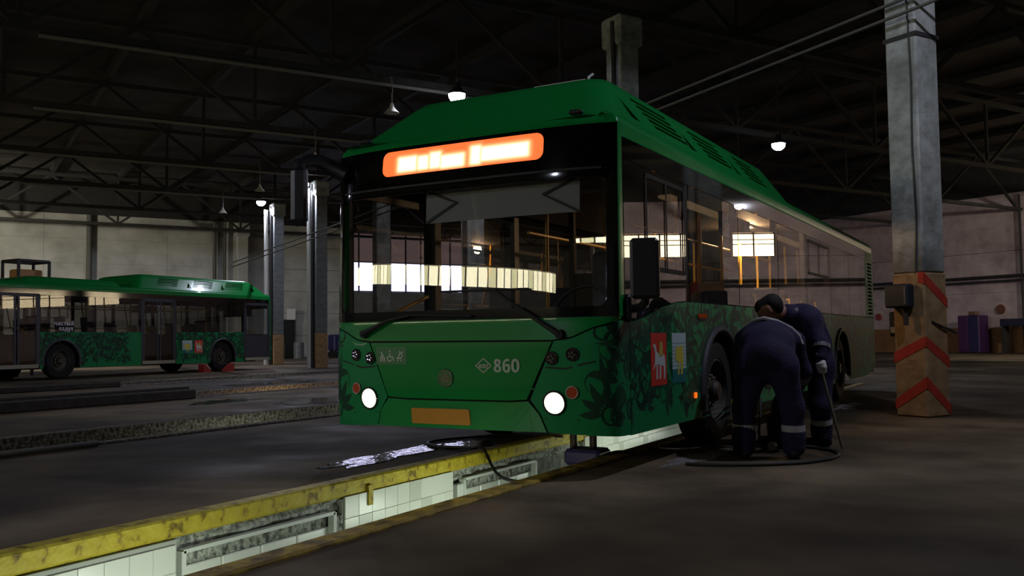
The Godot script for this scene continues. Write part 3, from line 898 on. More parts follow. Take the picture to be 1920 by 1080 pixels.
func make_wheel(b: Node3D, c: Vector3, sd: float) -> void:
	var xf := Transform3D(Basis(Vector3(0, 0, 1), -sd * PI / 2), c)
	var tyre := [Vector2(0.29, -0.13), Vector2(0.42, -0.14), Vector2(0.465, -0.12), Vector2(0.48, -0.08), Vector2(0.48, 0.08), Vector2(0.465, 0.12), Vector2(0.42, 0.14), Vector2(0.30, 0.135), Vector2(0.285, 0.10)]
	var w := part("wheel", MB.new().lathe(tyre, 32, xf), mat("tyre", C(24, 24, 25), 0.85), b)
	part("rim", MB.new().lathe([Vector2(0.295, 0.125), Vector2(0.28, 0.13), Vector2(0.26, 0.03), Vector2(0.17, 0.0), Vector2(0.15, 0.05), Vector2(0.0, 0.05)], 28, xf), mat("wheel rim", C(84, 78, 70), 0.6, 0.4), w)
	part("hub", MB.new().lathe([Vector2(0.10, 0.05), Vector2(0.095, 0.12), Vector2(0.07, 0.15), Vector2(0.0, 0.155)], 20, xf), mat("wheel hub", C(70, 64, 56), 0.6, 0.4), w)
	for k in 10:
		var t := TAU * k / 10
		part("wheel_nut", MB.new().lathe([Vector2(0.017, 0.04), Vector2(0.017, 0.085), Vector2(0.0, 0.09)], 6, xf * Transform3D(Basis.IDENTITY, Vector3(0.135 * cos(t), 0, 0.135 * sin(t)))), mat("wheel nut", C(150, 140, 124), 0.45, 0.6), w)

# ---------------------------------------------------------------- people: bones with radii, joined by a smooth minimum and meshed as surface nets
func blob(m: MB, bones: Array, cell: float, k: float) -> void:
	var lo := Vector3.INF
	var hi := -Vector3.INF
	for b in bones:
		var r := maxf(b[2], b[3]) + k + cell * 2
		lo = lo.min(b[0] - Vector3.ONE * r).min(b[1] - Vector3.ONE * r)
		hi = hi.max(b[0] + Vector3.ONE * r).max(b[1] + Vector3.ONE * r)
	var nx := int((hi.x - lo.x) / cell) + 2
	var ny := int((hi.y - lo.y) / cell) + 2
	var nz := int((hi.z - lo.z) / cell) + 2
	var g := PackedFloat32Array()
	g.resize(nx * ny * nz)
	g.fill(1.0)
	for b in bones:
		var pa: Vector3 = b[0]
		var ba: Vector3 = b[1] - pa
		var ra: float = b[2]
		var dr: float = b[3] - ra
		var l2 := maxf(ba.length_squared(), 1e-9)
		var r := maxf(b[2], b[3]) + k + cell * 2
		var i0 := ((pa.min(b[1]) - Vector3.ONE * r - lo) / cell).floor().max(Vector3.ZERO)
		var i1 := ((pa.max(b[1]) + Vector3.ONE * r - lo) / cell).ceil()
		for z in range(int(i0.z), mini(int(i1.z), nz)):
			for y in range(int(i0.y), mini(int(i1.y), ny)):
				var row := (z * ny + y) * nx
				for x in range(int(i0.x), mini(int(i1.x), nx)):
					var q := lo + Vector3(x, y, z) * cell - pa
					var t := clampf(q.dot(ba) / l2, 0.0, 1.0)
					var d := (q - ba * t).length() - ra - dr * t
					var o := g[row + x]
					var h := maxf(k - absf(o - d), 0.0) / k
					g[row + x] = minf(o, d) - h * h * k * 0.25
	var at := {}
	var vs := PackedVector3Array()
	var ns := PackedVector3Array()
	var sy := nx
	var szz := nx * ny
	for z in nz - 1:
		for y in ny - 1:
			var base := (z * ny + y) * nx
			for x in nx - 1:
				var i := base + x
				var e := g[i]
				if e > cell * 2.2 or e < -cell * 2.2:
					continue
				var c := [e, g[i + 1], g[i + sy], g[i + sy + 1], g[i + szz], g[i + szz + 1], g[i + szz + sy], g[i + szz + sy + 1]]
				var neg := 0
				for f in c:
					if f < 0.0:
						neg += 1
				if neg == 0 or neg == 8:
					continue
				var s := Vector3.ZERO
				var cnt := 0
				for ed in [[0, 1], [2, 3], [4, 5], [6, 7], [0, 2], [1, 3], [4, 6], [5, 7], [0, 4], [1, 5], [2, 6], [3, 7]]:
					var a: float = c[ed[0]]
					var d2: float = c[ed[1]]
					if (a < 0.0) != (d2 < 0.0):
						var pa2 := Vector3(ed[0] & 1, (ed[0] >> 1) & 1, ed[0] >> 2)
						var pb2 := Vector3(ed[1] & 1, (ed[1] >> 1) & 1, ed[1] >> 2)
						s += pa2.lerp(pb2, a / (a - d2)); cnt += 1
				at[i] = vs.size()
				vs.append(lo + (Vector3(x, y, z) + s / cnt) * cell)
				ns.append(Vector3(c[1] + c[3] + c[5] + c[7] - c[0] - c[2] - c[4] - c[6], c[2] + c[3] + c[6] + c[7] - c[0] - c[1] - c[4] - c[5], c[4] + c[5] + c[6] + c[7] - c[0] - c[1] - c[2] - c[3]).normalized())
	for i in at:
		for ax in 3:
			var st: int = [1, sy, szz][ax]
			var u: int = [sy, szz, 1][ax]
			var w: int = [szz, 1, sy][ax]
			if (g[i] < 0.0) == (g[i + st] < 0.0) or not (at.has(i - u) and at.has(i - w) and at.has(i - u - w)):
				continue
			var q: Array = [at[i], at[i - u], at[i - u - w], at[i - w]]
			m.tri(vs[q[0]], vs[q[1]], vs[q[2]], ns[q[0]], ns[q[1]], ns[q[2]])
			m.tri(vs[q[0]], vs[q[2]], vs[q[3]], ns[q[0]], ns[q[2]], ns[q[3]])

func head_bones(c: Vector3, f: Vector3, up: Vector3) -> Array:   # skull, jaw, nose, brow and ears; f looks out of the face
	var r := f.cross(up).normalized()
	var out := [[c + up * 0.025 - f * 0.025, c + up * 0.03 + f * 0.02, 0.088, 0.082], [c - up * 0.02 + f * 0.02, c - up * 0.075 + f * 0.055, 0.066, 0.036], [c + f * 0.095 + up * 0.012, c + f * 0.115 - up * 0.018, 0.010, 0.015], [c + f * 0.085 + up * 0.022 - r * 0.035, c + f * 0.085 + up * 0.022 + r * 0.035, 0.018, 0.018], [c - up * 0.05 + f * 0.088 - r * 0.016, c - up * 0.05 + f * 0.088 + r * 0.016, 0.011, 0.011]]
	for s in [-1.0, 1.0]:
		out.append([c + r * s * 0.085 + up * 0.015, c + r * s * 0.088 - up * 0.02, 0.016, 0.011])
	return out

func hand_bones(wr: Vector3, c: Vector3, ax: Vector3, p: Vector3, grip: float) -> Array:   # a hand closed round an axis through c; p points from the axis to the palm
	p = (p - ax * p.dot(ax)).normalized()
	var q := ax.cross(p)
	var out := [[wr, c + p * (grip + 0.018), 0.03, 0.030], [c + p * (grip + 0.018) - ax * 0.03, c + p * (grip + 0.018) + ax * 0.034, 0.022, 0.020]]
	var ln := [0.95, 1.05, 1.0, 0.85]
	for i in 4:
		var o := ax * (-0.034 + 0.0225 * i)
		var j := [c + o + p * (grip + 0.012) + q * 0.024, c + o + p * 0.004 + q * (grip + 0.014) * ln[i], c + o - p * (grip + 0.010) * ln[i] + q * 0.008, c + o - p * (grip + 0.004) * ln[i] - q * 0.014]
		out.append([j[0], j[1], 0.0105, 0.0100]); out.append([j[1], j[2], 0.0100, 0.0092]); out.append([j[2], j[3], 0.0092, 0.0082])
	var t := [c + p * (grip + 0.02) - q * 0.012 - ax * 0.036, c + p * 0.006 - q * (grip + 0.014) - ax * 0.046, c - p * (grip + 0.006) - q * 0.012 - ax * 0.040]
	out.append([t[0], t[1], 0.013, 0.0115]); out.append([t[1], t[2], 0.0115, 0.0095])
	return out

func band(j: Dictionary, a: String, b: String, t0: float, t1: float, r: float) -> MB:
	var p: Vector3 = j[a].lerp(j[b], t0)
	var q: Vector3 = j[a].lerp(j[b], t1)
	return MB.new().tube([p, p.lerp(q, 0.08), p.lerp(q, 0.92), q], [r * 0.96, r, r, r * 0.96], 18, false)

func make_person(j: Dictionary, label: String, face: Vector3, up: Vector3, shin: float) -> Node3D:
	var base: Vector3 = (j.ankL + j.ankR) * 0.5
	base.y = 0.0
	var t := thing("person", label, "person", base)
	for key in j:
		j[key] = j[key] - base
	var navy := noisy("coverall cloth", [[0.0, C(26, 19, 48)], [1.0, C(40, 30, 74)]], 2.0, 0.02, 4, 0.85, 31, 0.4)
	var skin := mat("skin", C(150, 104, 82), 0.6)
	var body := MB.new()
	blob(body, [[j.pelvis, j.waist, 0.11, 0.105], [j.waist, j.chest, 0.105, 0.115], [j.chest, j.neck, 0.10, 0.055], [j.neck, j.head - up * 0.05, 0.055, 0.055], [j.hipL, j.kneeL, 0.07, 0.05], [j.kneeL, j.ankL, 0.05, 0.035], [j.hipR, j.kneeR, 0.07, 0.05], [j.kneeR, j.ankR, 0.05, 0.035], [j.pelvis, j.hipL, 0.10, 0.08], [j.pelvis, j.hipR, 0.10, 0.08], [j.chest, j.shL, 0.09, 0.055], [j.chest, j.shR, 0.09, 0.055], [j.shL, j.elL, 0.05, 0.04], [j.elL, j.wrL, 0.04, 0.028], [j.shR, j.elR, 0.05, 0.04], [j.elR, j.wrR, 0.04, 0.028]], 0.022, 0.05)
	blob(body, head_bones(j.head, face, up), 0.008, 0.025)
	part("body", body, skin, t)
	var suit := MB.new()
	var fr := face
	fr.y = 0.0
	fr = fr.normalized() * 0.02
	var side: Vector3 = (j.hipR - j.hipL).normalized() * 0.085
	blob(suit, [[j.pelvis + side, j.waist + side, 0.135, 0.125], [j.pelvis - side, j.waist - side, 0.135, 0.125], [j.waist + side, j.chest + side, 0.125, 0.14], [j.waist - side, j.chest - side, 0.125, 0.14], [j.pelvis, j.waist, 0.165, 0.15], [j.waist, j.chest, 0.15, 0.165], [j.chest, j.chest.lerp(j.neck, 0.75), 0.155, 0.085], [j.chest.lerp(j.neck, 0.6), j.chest.lerp(j.neck, 0.85), 0.085, 0.075],
		[j.pelvis, j.hipL, 0.15, 0.125], [j.pelvis, j.hipR, 0.15, 0.125], [j.hipL, j.kneeL, 0.125, 0.088], [j.kneeL, j.ankL + Vector3(0, 0.10, 0), 0.088, 0.080], [j.ankL + Vector3(0, 0.10, 0), j.ankL + Vector3(0, 0.01, 0), 0.084, 0.09],
		[j.hipR, j.kneeR, 0.125, 0.088], [j.kneeR, j.ankR + Vector3(0, 0.10, 0), 0.088, 0.080], [j.ankR + Vector3(0, 0.10, 0), j.ankR + Vector3(0, 0.01, 0), 0.084, 0.09],
		[j.chest, j.shL, 0.14, 0.088], [j.chest, j.shR, 0.14, 0.088], [j.shL, j.elL, 0.088, 0.068], [j.elL, j.wrL, 0.068, 0.052], [j.shR, j.elR, 0.088, 0.068], [j.elR, j.wrR, 0.068, 0.052]], 0.015, 0.055)
	# folds where the cloth gathers
	var rf := RandomNumberGenerator.new()
	rf.seed = 5
	part("coverall", suit, navy, t)
	var tape := mat("reflective tape", C(176, 172, 176), 0.4)
	for s in ["L", "R"]:
		part("reflective_band", band(j, "knee" + s, "ank" + s, shin, shin + 0.17, 0.093), tape, t)
		part("reflective_band", band(j, "el" + s, "wr" + s, 0.0, 0.35, 0.082), mat("reflective tape worn", C(104, 100, 108), 0.5), t)
		var a: Vector3 = j["ank" + s]
		var boot := MB.new()
		blob(boot, [[Vector3(a.x, 0.05, a.z) - fr * 2.0, Vector3(a.x, 0.045, a.z) + fr * 7.0, 0.048, 0.04], [Vector3(a.x, 0.05, a.z), a + Vector3(0, 0.06, 0), 0.05, 0.05]], 0.010, 0.03)
		part("boot", boot, mat("boot leather", C(26, 25, 26), 0.6), t)
	return t

# ---------------------------------------------------------------- hall
func hall_box(called: String, parent: Node, a0: float, a1: float, y0: float, y1: float, b0: float, b1: float, m: Material) -> MeshInstance3D:
	return part(called, MB.new().box(Vector3(-(b0 + b1) / 2, (y0 + y1) / 2, -(a0 + a1) / 2), Vector3(absf(b1 - b0), absf(y1 - y0), absf(a1 - a0))), m, parent)

const A0 := -26.0
const A1 := 43.4
const B0 := -14.0
const B1 := 52.5
const TOP := 7.65

func make_hall() -> void:
	var o := Vector3(EYE.x, 0, EYE.z)
	var lime := noisy("whitewash", [[0.0, C(150, 148, 140)], [0.45, C(186, 186, 178)], [1.0, C(204, 204, 198)]], 0.12, 0.012, 5, 0.9, 3, 0.6, [[0.0, C(190, 190, 186)], [0.6, C(255, 255, 255)], [1.0, C(228, 226, 220)]], 0.05)
	var lime2 := noisy("whitewash worn", [[0.0, C(174, 150, 150)], [0.5, C(206, 184, 186)], [1.0, C(222, 206, 206)]], 0.16, 0.016, 5, 0.9, 9, 0.8, [[0.0, C(186, 178, 180)], [0.5, C(255, 255, 255)], [1.0, C(220, 214, 216)]], 0.06)
	var ochre := noisy("ochre dado", [[0.0, C(120, 84, 52)], [1.0, C(160, 116, 74)]], 0.2, 0.012, 4, 0.85, 13, 0.3)
	var steel := noisy("truss paint", [[0.0, C(30, 29, 27)], [1.0, C(52, 50, 46)]], 0.4, 0.02, 3, 0.8, 17)
	var pale := mat("pale pipe", C(112, 110, 104), 0.6)
	var deck := noisy("roof deck", [[0.0, C(38, 36, 33)], [1.0, C(74, 70, 62)]], 0.1, 0.01, 4, 0.95, 19)
	var darkp := mat("dark pipe", C(44, 42, 42), 0.7)
	# left wall in panels, with a glazed opening
	var wl := struct("wall_left", o, PHI)
	var wa := -26.0
	while wa < A1 - 0.1:
		var wb := minf(wa + 6.0, A1)
		for r in 6:
			var y0 := r * 1.275
			if wa >= 19.9 and wa < 28.0 and r in [3, 4, 5]:
				continue
			hall_box("wall_panel", wl, wa + 0.005, wb - 0.005, y0 + 0.003, y0 + 1.272, B1, B1 + 0.3, lime)
		wa = wb if absf(wb - 16.0) > 0.01 else 19.98
		if wb == 16.0:
			for r in 6:
				hall_box("wall_panel", wl, 16.012, 19.96, r * 1.275 + 0.01, r * 1.275 + 1.265, B1, B1 + 0.3, lime)
			for r in 3:
				hall_box("wall_panel", wl, 19.98, 28.3, r * 1.275 + 0.01, r * 1.275 + 1.265, B1, B1 + 0.3, lime)
			hall_box("wall_panel", wl, 19.98, 28.3, 7.45, TOP, B1, B1 + 0.3, lime)
			wa = 28.3
	hall_box("backing", wl, A0, A1, 0, TOP, B1 + 0.32, B1 + 0.5, deck)
	# right wall: white over an ochre dado
	var wr := struct("wall_right", o, PHI)
	var b := B0
	while b < B1 - 0.1:
		var b2 := minf(b + 6.0, B1)
		hall_box("dado_panel", wr, A1, A1 + 0.3, 0, 1.22, b + 0.01, b2 - 0.01, ochre)
		hall_box("wall_panel", wr, A1, A1 + 0.3, 1.225, 2.91, b + 0.004, b2 - 0.004, lime2)
		hall_box("wall_panel", wr, A1, A1 + 0.3, 2.92, 4.88, b + 0.004, b2 - 0.004, lime2)
		hall_box("wall_panel", wr, A1, A1 + 0.3, 6.085, TOP, b + 0.004, b2 - 0.004, lime2)
		b = b2
	for q in [[B0, 4.0], [4.01, 9.8], [13.99, 15.5], [17.6, 22.0], [22.01, 28.0], [28.01, 34.0], [34.01, 40.0], [40.01, 46.0], [46.01, B1]]:
		hall_box("wall_panel", wr, A1, A1 + 0.3, 4.90, 6.08, q[0], q[1], lime2)
	hall_box("backing", wr, A1 + 0.32, A1 + 0.5, 0, TOP, B0, B1, deck)
	# wall behind the camera with a long band of profiled glass, and the near side wall
	var wk := struct("wall_back", o, PHI)
	hall_box("wall_panel", wk, A0 - 0.3, A0, 0, 5.0, B0, B1, lime)
	hall_box("wall_panel", wk, A0 - 0.3, A0, 5.83, TOP, B0, B1, lime)
	hall_box("wall_panel", wk, A0 - 0.3, A0, 5.0, 5.83, 24.4, B1, lime)
	hall_box("wall_panel", wk, A0 - 0.3, A0, 5.0, 5.83, B0, -1.4, lime)
	hall_box("backing", wk, A0 - 0.6, A0 - 0.35, 0, TOP, B0, B1, deck)
	var wn := struct("wall_near", o, PHI)
	hall_box("wall_panel", wn, A0, A1, 0, TOP, B0 - 0.3, B0, lime)
	# windows
	var day := lamp_mat("window daylight", C(255, 246, 206), 22.0)
	var day2 := lamp_mat("window daylight greyed", C(226, 220, 170), 17.0)
	var warm := lamp_mat("window evening light", C(255, 230, 184), 13.0)
	var cold := lamp_mat("window cold light", C(214, 214, 255), 6.0)
	var coldd := lamp_mat("window dusty light", C(190, 160, 160), 0.35)
	var w1 := struct("window_1", o, PHI)
	var bb := -1.4
	var k := 0
	while bb < 24.4 - 0.1:
		hall_box("window_pane", w1, A0 - 0.12, A0 - 0.08, 5.03, 5.80, bb + 0.04, bb + 0.56, day if k % 3 else day2)
		if k % 4 == 0:
			hall_box("mullion", w1, A0 - 0.2, A0 + 0.02, 5.0, 5.83, bb - 0.05, bb + 0.03, darkp)
		bb += 0.6
		k += 1
	var w2 := struct("window_2", o, PHI)
	for g in [[9.8, 4], [15.5, 2]]:
		for k2 in g[1]:
			bb = g[0] + 1.04 * k2
			for q in [[4.92, 5.48], [5.53, 5.71], [5.76, 6.0]]:
				hall_box("window_pane", w2, A1 + 0.1, A1 + 0.14, q[0], q[1], bb + 0.03, bb + 1.01, warm)
			hall_box("mullion", w2, A1 + 0.02, A1 + 0.2, 4.9, 6.08, bb + 1.01, bb + 1.07, darkp)
	var w3 := struct("window_3", o, PHI)
	for i in 8:
		hall_box("window_pane", w3, 20.0 + i * 1.03 + 0.04, 20.0 + i * 1.03 + 0.99, 3.95, 5.65, B1 + 0.12, B1 + 0.16, cold)
		hall_box("window_pane", w3, 20.0 + i * 1.03 + 0.04, 20.0 + i * 1.03 + 0.99, 5.72, 7.4, B1 + 0.12, B1 + 0.16, coldd)
		hall_box("mullion", w3, 20.0 + i * 1.03 - 0.04, 20.0 + i * 1.03 + 0.04, 3.85, 7.45, B1 + 0.05, B1 + 0.2, darkp)
	hall_box("transom", w3, 20.0, 28.3, 5.65, 5.72, B1 + 0.05, B1 + 0.2, darkp)
	# roof: deck, purlins and trusses
	var ce := struct("ceiling", o, PHI)
	hall_box("deck", ce, A0 - 1, A1 + 1, 9.4, 9.6, B0 - 1, B1 + 1, deck)
	for i in 24:
		hall_box("purlin", ce, A0 + i * 3.0, A0 + i * 3.0 + 0.16, 9.12, 9.4, B0, B1, steel)
	for q in [[A0 - 0.4, A0, B0, B1], [A1, A1 + 0.4, B0, B1], [A0, A1, B0 - 0.4, B0], [A0, A1, B1, B1 + 0.4]]:
		hall_box("eaves_board", ce, q[0], q[1], TOP, 9.5, q[2], q[3], steel)
	var chord := MB.new().box(Vector3.ZERO, Vector3(0.16, 0.14, A1 - A0 - 0.1)).mesh()
	var vert := MB.new().box(Vector3(0, 0, 0), Vector3(0.09, 2.2, 0.09)).mesh()
	var diag := MB.new().bar(Vector3(0, -1.1, 1.5), Vector3(0, 1.1, -1.5), 0.10, 0.10).mesh()
	var diag2 := MB.new().bar(Vector3(0, -1.1, -1.5), Vector3(0, 1.1, 1.5), 0.10, 0.10).mesh()
	var names := ["above the striped column", "past the first column behind the bus", "above the brightest lamp", "nearest the hanging mirror of the bus", "fifth back from the striped column", "sixth back, over the second bus", "seventh back, close to the left wall"]
	for t in 9:
		var tb := 1.0 + 6.0 * t
		var lab: String = "dark lattice roof truss nearest the camera overhead" if t == 0 else ("dark lattice roof truss last before the left wall" if t == 8 else "dark lattice roof truss " + names[t - 1])
		var tr := thing("roof_truss", lab, "truss", W(0, 6.8, tb), PHI, "roof trusses")
		part("bottom_chord", chord, steel, tr, Vector3(0, 0, -(A0 + A1) / 2))
		part("top_chord", chord, steel, tr, Vector3(0, 2.25, -(A0 + A1) / 2))
		for i in 23:
			var z := -(A0 + 1.5 + i * 3.0)
			part("web_diagonal", diag if i % 2 else diag2, steel, tr, Vector3(0, 1.12, z))
			if i % 2:
				part("web_post", vert, steel, tr, Vector3(0, 1.12, z + 1.5))
	# conduits with old pendant lamps along the trusses
	var pl := ["by the lamp over the front bus", "second from the front bus", "third from the front bus", "farthest, near the lit white post"]
	for i in 4:
		var q: Array = [[8.31, 19.0], [8.64, 25.0], [8.80, 31.0], [9.07, 37.0]][i]
		solo("conduit", MB.new().tube([Vector3(0, 6.685, 7.0), Vector3(0, 6.685, -1.6)], 0.045, 8), pale, "pale round conduit slung under the truss, " + pl[i], "pipe", W(q[0], 0, q[1]), PHI, "conduits under the trusses")
		var pd := thing("pendant_lamp", "unlit enamel pendant lamp on a hook, " + pl[i], "lamp", W(q[0], 6.0, q[1] - 0.2), PHI, "old pendant lamps")
		part("shade", MB.new().lathe([Vector2(0.03, 0.22), Vector2(0.05, 0.14), Vector2(0.09, 0.08), Vector2(0.17, 0.0), Vector2(0.16, 0.0), Vector2(0.08, 0.07)], 18), mat("enamel", C(206, 200, 190), 0.3), pd)
		part("hook", MB.new().tube([Vector3(0, 0.2, 0), Vector3(0, 0.40, 0), Vector3(0.05, 0.52, 0), Vector3(0, 0.62, 0), Vector3(0, 0.82, 0), Vector3(-0.1, 0.82, 0)], 0.014, 6), pale, pd)
	# columns
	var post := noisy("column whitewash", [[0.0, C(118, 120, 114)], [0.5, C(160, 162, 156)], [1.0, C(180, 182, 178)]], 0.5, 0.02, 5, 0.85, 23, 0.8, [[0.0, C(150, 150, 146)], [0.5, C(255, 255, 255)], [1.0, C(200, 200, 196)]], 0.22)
	var base := noisy("column ochre", [[0.0, C(112, 88, 60)], [0.5, C(150, 120, 84)], [1.0, C(168, 140, 100)]], 0.5, 0.02, 5, 0.85, 27, 0.5)
	var cl := [["thick column with red chevrons on its ochre foot, right of the bus", 9.96, 7.02], ["square column rising behind the bus roof cover", 10.3, 13.1], ["square column hidden behind the bus front", 10.65, 19.4], ["square column just past the bus windscreen edge", 11.0, 25.7], ["square column with ochre foot below the hanging mirror", 11.35, 32.1], ["square column beside the lit lamp past the second bus", 11.7, 38.3]]
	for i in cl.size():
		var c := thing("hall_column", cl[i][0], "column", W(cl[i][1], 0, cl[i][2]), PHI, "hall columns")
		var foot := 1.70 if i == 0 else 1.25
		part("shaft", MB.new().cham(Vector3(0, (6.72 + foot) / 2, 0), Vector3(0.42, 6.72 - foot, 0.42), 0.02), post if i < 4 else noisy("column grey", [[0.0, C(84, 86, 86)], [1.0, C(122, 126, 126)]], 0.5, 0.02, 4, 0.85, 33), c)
		part("foot", MB.new().cham(Vector3(0, foot / 2, 0), Vector3(0.43, foot, 0.43), 0.02), base, c)
		if i > 0:
			part("capital", MB.new().cham(Vector3(0, 6.45, 0), Vector3(0.56, 0.55, 0.56), 0.05), post, c)
			if i > 3:
				part("pale_pipe", MB.new().tube([Vector3(-0.05, 0.0, 0.47 if i == 5 else 0.38), Vector3(-0.05, 6.45, 0.47 if i == 5 else 0.38)], 0.085, 10), mat("pale post", C(190, 190, 184), 0.6), c)
			part("service_pipe", MB.new().tube([Vector3(0.0 if i > 3 else 0.10, 0.0, 0.28), Vector3(0.0 if i > 3 else 0.10, 6.6, 0.28)], 0.07 if i > 3 else 0.05, 8), darkp, c)
		else:
			var red := noisy("chevron red", [[0.0, C(150, 40, 26)], [1.0, C(190, 58, 38)]], 0.6, 0.02, 4, 0.8, 29)
			for q in [[1.70, 1.57, 1.40, 1.28, false], [0.95, 0.83, 0.70, 0.57, true], [0.48, 0.34, 0.14, 0.02, true]]:
				# the corner of the column that faces the camera is +x (right face, normal +x) and +z (left face)
				part("chevron", MB.new().prism(pv([-0.215, q[0], -0.215, q[1], 0.215, q[3], 0.215, q[2]]), Vector3(0.216, 0, 0), Vector3(0, 0, -1), Vector3.UP, Vector3(0.004, 0, 0)), red, c)
				var xl := -0.215 if q[4] else 0.14
				part("chevron", MB.new().prism(pv([0.215, q[0], 0.215, q[1], xl, lerpf(q[1], q[3], (0.215 - xl) / 0.43) + 0.06, xl, lerpf(q[0], q[2], (0.215 - xl) / 0.43) + 0.06]), Vector3(0, 0, 0.216), Vector3(1, 0, 0), Vector3.UP, Vector3(0, 0, 0.004)), red, c)
			part("collar", MB.new().box(Vector3(0, 4.55, 0), Vector3(0.45, 0.05, 0.45)), darkp, c)
			part("cable", MB.new().tube([Vector3(0.12, 5.0, 0.22), Vector3(0.15, 4.0, 0.222), Vector3(0.13, 3.2, 0.222), Vector3(0.16, 2.4, 0.222), Vector3(0.12, 1.7, 0.222)], 0.009, 6), darkp, c)
			part("cable", MB.new().tube([Vector3(0.22, 1.12, 0.1), Vector3(0.24, 1.05, -0.1), Vector3(0.24, 1.02, -0.24), Vector3(0.28, 0.98, -0.28)], 0.014, 6), darkp, c)
	var bx := thing("switch_box", "dark blue switch box fixed on the striped column", "switch box", W(9.96, 1.30, 7.02) + Vector3(-0.06, 0, 0.30).rotated(Vector3.UP, PHI), PHI)
	part("case", MB.new().cham(Vector3(0, 0.13, 0), Vector3(0.32, 0.28, 0.14), 0.02), mat("switch case", C(30, 36, 44), 0.5), bx)
	part("hinge", MB.new().box(Vector3(0.13, 0.13, 0.075), Vector3(0.02, 0.2, 0.012)), mat("hinge", C(110, 110, 110), 0.4, 0.6), bx)
	part("conduit", MB.new().tube([Vector3(0.06, 0.0, 0), Vector3(0.08, -0.12, 0.0), Vector3(0.08, -0.22, 0)], 0.03, 8), darkp, bx)
	var tp := thing("call_box", "small black box with a white tag, left of the striped column", "box", W(9.96, 0.98, 7.02) + Vector3(-0.28, 0, 0.08).rotated(Vector3.UP, PHI), PHI)
	part("case", MB.new().cham(Vector3(0, 0.12, 0), Vector3(0.12, 0.30, 0.12), 0.02), mat("call case", C(20, 20, 22), 0.5), tp)
	part("tag", MB.new().box(Vector3(0, 0.05, 0.062), Vector3(0.06, 0.07, 0.004)), mat("tag", C(150, 150, 150), 0.6), tp)
	# overhead cables
	for i in 2:
		var pts := []
		for q in [[1.5, 5.30], [6.6, 4.98], [11.5, 4.78], [24.4, 4.40], [37.5, 4.14]]:
			pts.append(W(9.66 - 0.05 * i, q[1] - 0.19 * i, q[0]) - W(9.66, 0, 6.6))
		solo("overhead_cable", MB.new().tube(pts, 0.022, 8), mat("cable steel", C(84, 82, 76), 0.6), ["upper", "lower"][i] + " of two taut grey cables crossing in front of the striped column", "cable", W(9.66, 0, 6.6), 0.0, "overhead cables")
	# pipes on the walls
	for i in 2:
		solo("wall_pipe", MB.new().tube([Vector3(-50, 0, 0), Vector3(0, 0, 0)], 0.07 - 0.02 * i, 8), darkp, ["thick upper", "thin lower"][i] + " dark pipe running along the right wall", "pipe", W(43.2, 3.68 - 0.22 * i, 0), PHI, "pipes on the right wall")
	for q in [["thick vertical drain pipe on the white left wall, left part", 6.1, 0.14], ["vertical pipe on the left wall beside the pilaster", 12.45, 0.10], ["second thin vertical pipe left of the pilaster", 13.0, 0.07]]:
		solo("drain_pipe", MB.new().tube([Vector3(0, 0, 0), Vector3(0, 7.6, 0)], q[2], 10).tube([Vector3(0, 3.9, 0), Vector3(0, 4.0, -0.12), Vector3(0, 3.8, -0.3)], 0.05, 6), mat("drain pipe", C(84, 84, 78), 0.7), q[0], "pipe", W(q[1], 0, 52.25), PHI, "vertical pipes on the left wall")
	solo("wall_pipe", MB.new().tube([Vector3(0.2, 0, 0), Vector3(0.2, 7.5, 0)], 0.06, 8), darkp, "thin vertical pipe at the far right of the right wall", "pipe", W(43.2, 0, 25.2), PHI)
	var pi := thing("pilaster", "pale pilaster with a wider head against the left wall", "pilaster", W(13.9, 0, 52.1), PHI)
	part("shaft", MB.new().cham(Vector3(0, 3.5, 0), Vector3(0.5, 7.0, 0.6), 0.03), lime, pi)
	part("head", MB.new().cham(Vector3(0, 7.2, 0), Vector3(0.66, 0.75, 0.8), 0.06), lime, pi)
	# cabinet and clutter by the right wall
	var cb := thing("tool_cabinet", "tall purple metal cabinet standing against the right wall", "cabinet", W(42.5, 0, 27.1), PHI)
	part("body", MB.new().cham(Vector3(0, 0.92, 0), Vector3(1.1, 1.8, 0.8), 0.03), mat("cabinet purple", C(62, 30, 74), 0.5), cb)
	part("door", MB.new().cham(Vector3(-0.26, 0.95, 0.41), Vector3(0.5, 1.66, 0.03), 0.01), mat("cabinet door", C(78, 30, 80), 0.5), cb)
	part("door", MB.new().cham(Vector3(0.27, 0.95, 0.41), Vector3(0.5, 1.66, 0.03), 0.01), mat("cabinet door dark", C(44, 34, 84), 0.5), cb)
	solo("parcel", MB.new().cham(Vector3(0, 0.1, 0), Vector3(0.4, 0.2, 0.3), 0.03), mat("parcel", C(120, 90, 70), 0.8), "small brown parcel on top of the purple cabinet", "box", W(42.5, 1.82, 27.05), PHI)
	solo("wall_disc", MB.new().lathe([Vector2(0, 0.05), Vector2(0.22, 0.05), Vector2(0.24, 0.0)], 20, Transform3D(Basis(Vector3.RIGHT, PI / 2), Vector3.ZERO)), mat("disc brown", C(110, 66, 48), 0.6), "round brown disc on the right wall above the cabinet", "sign", W(43.36, 2.1, 26.2), PHI)
	solo("wall_disc", MB.new().lathe([Vector2(0, 0.05), Vector2(0.18, 0.05), Vector2(0.2, 0.0)], 20, Transform3D(Basis(Vector3.RIGHT, PI / 2), Vector3.ZERO)), mat("disc red", C(150, 60, 50), 0.6), "round red disc on the right wall behind the bus tail", "sign", W(43.36, 1.9, 33.1), PHI)
	var bn2 := thing("work_bench", "dark bench with a blue top at the right edge by the wall", "bench", W(42.6, 0, 25.0), PHI)
	part("top", MB.new().cham(Vector3(0, 1.45, 0), Vector3(1.3, 0.35, 0.6), 0.03), mat("bench top", C(34, 34, 58), 0.6), bn2)
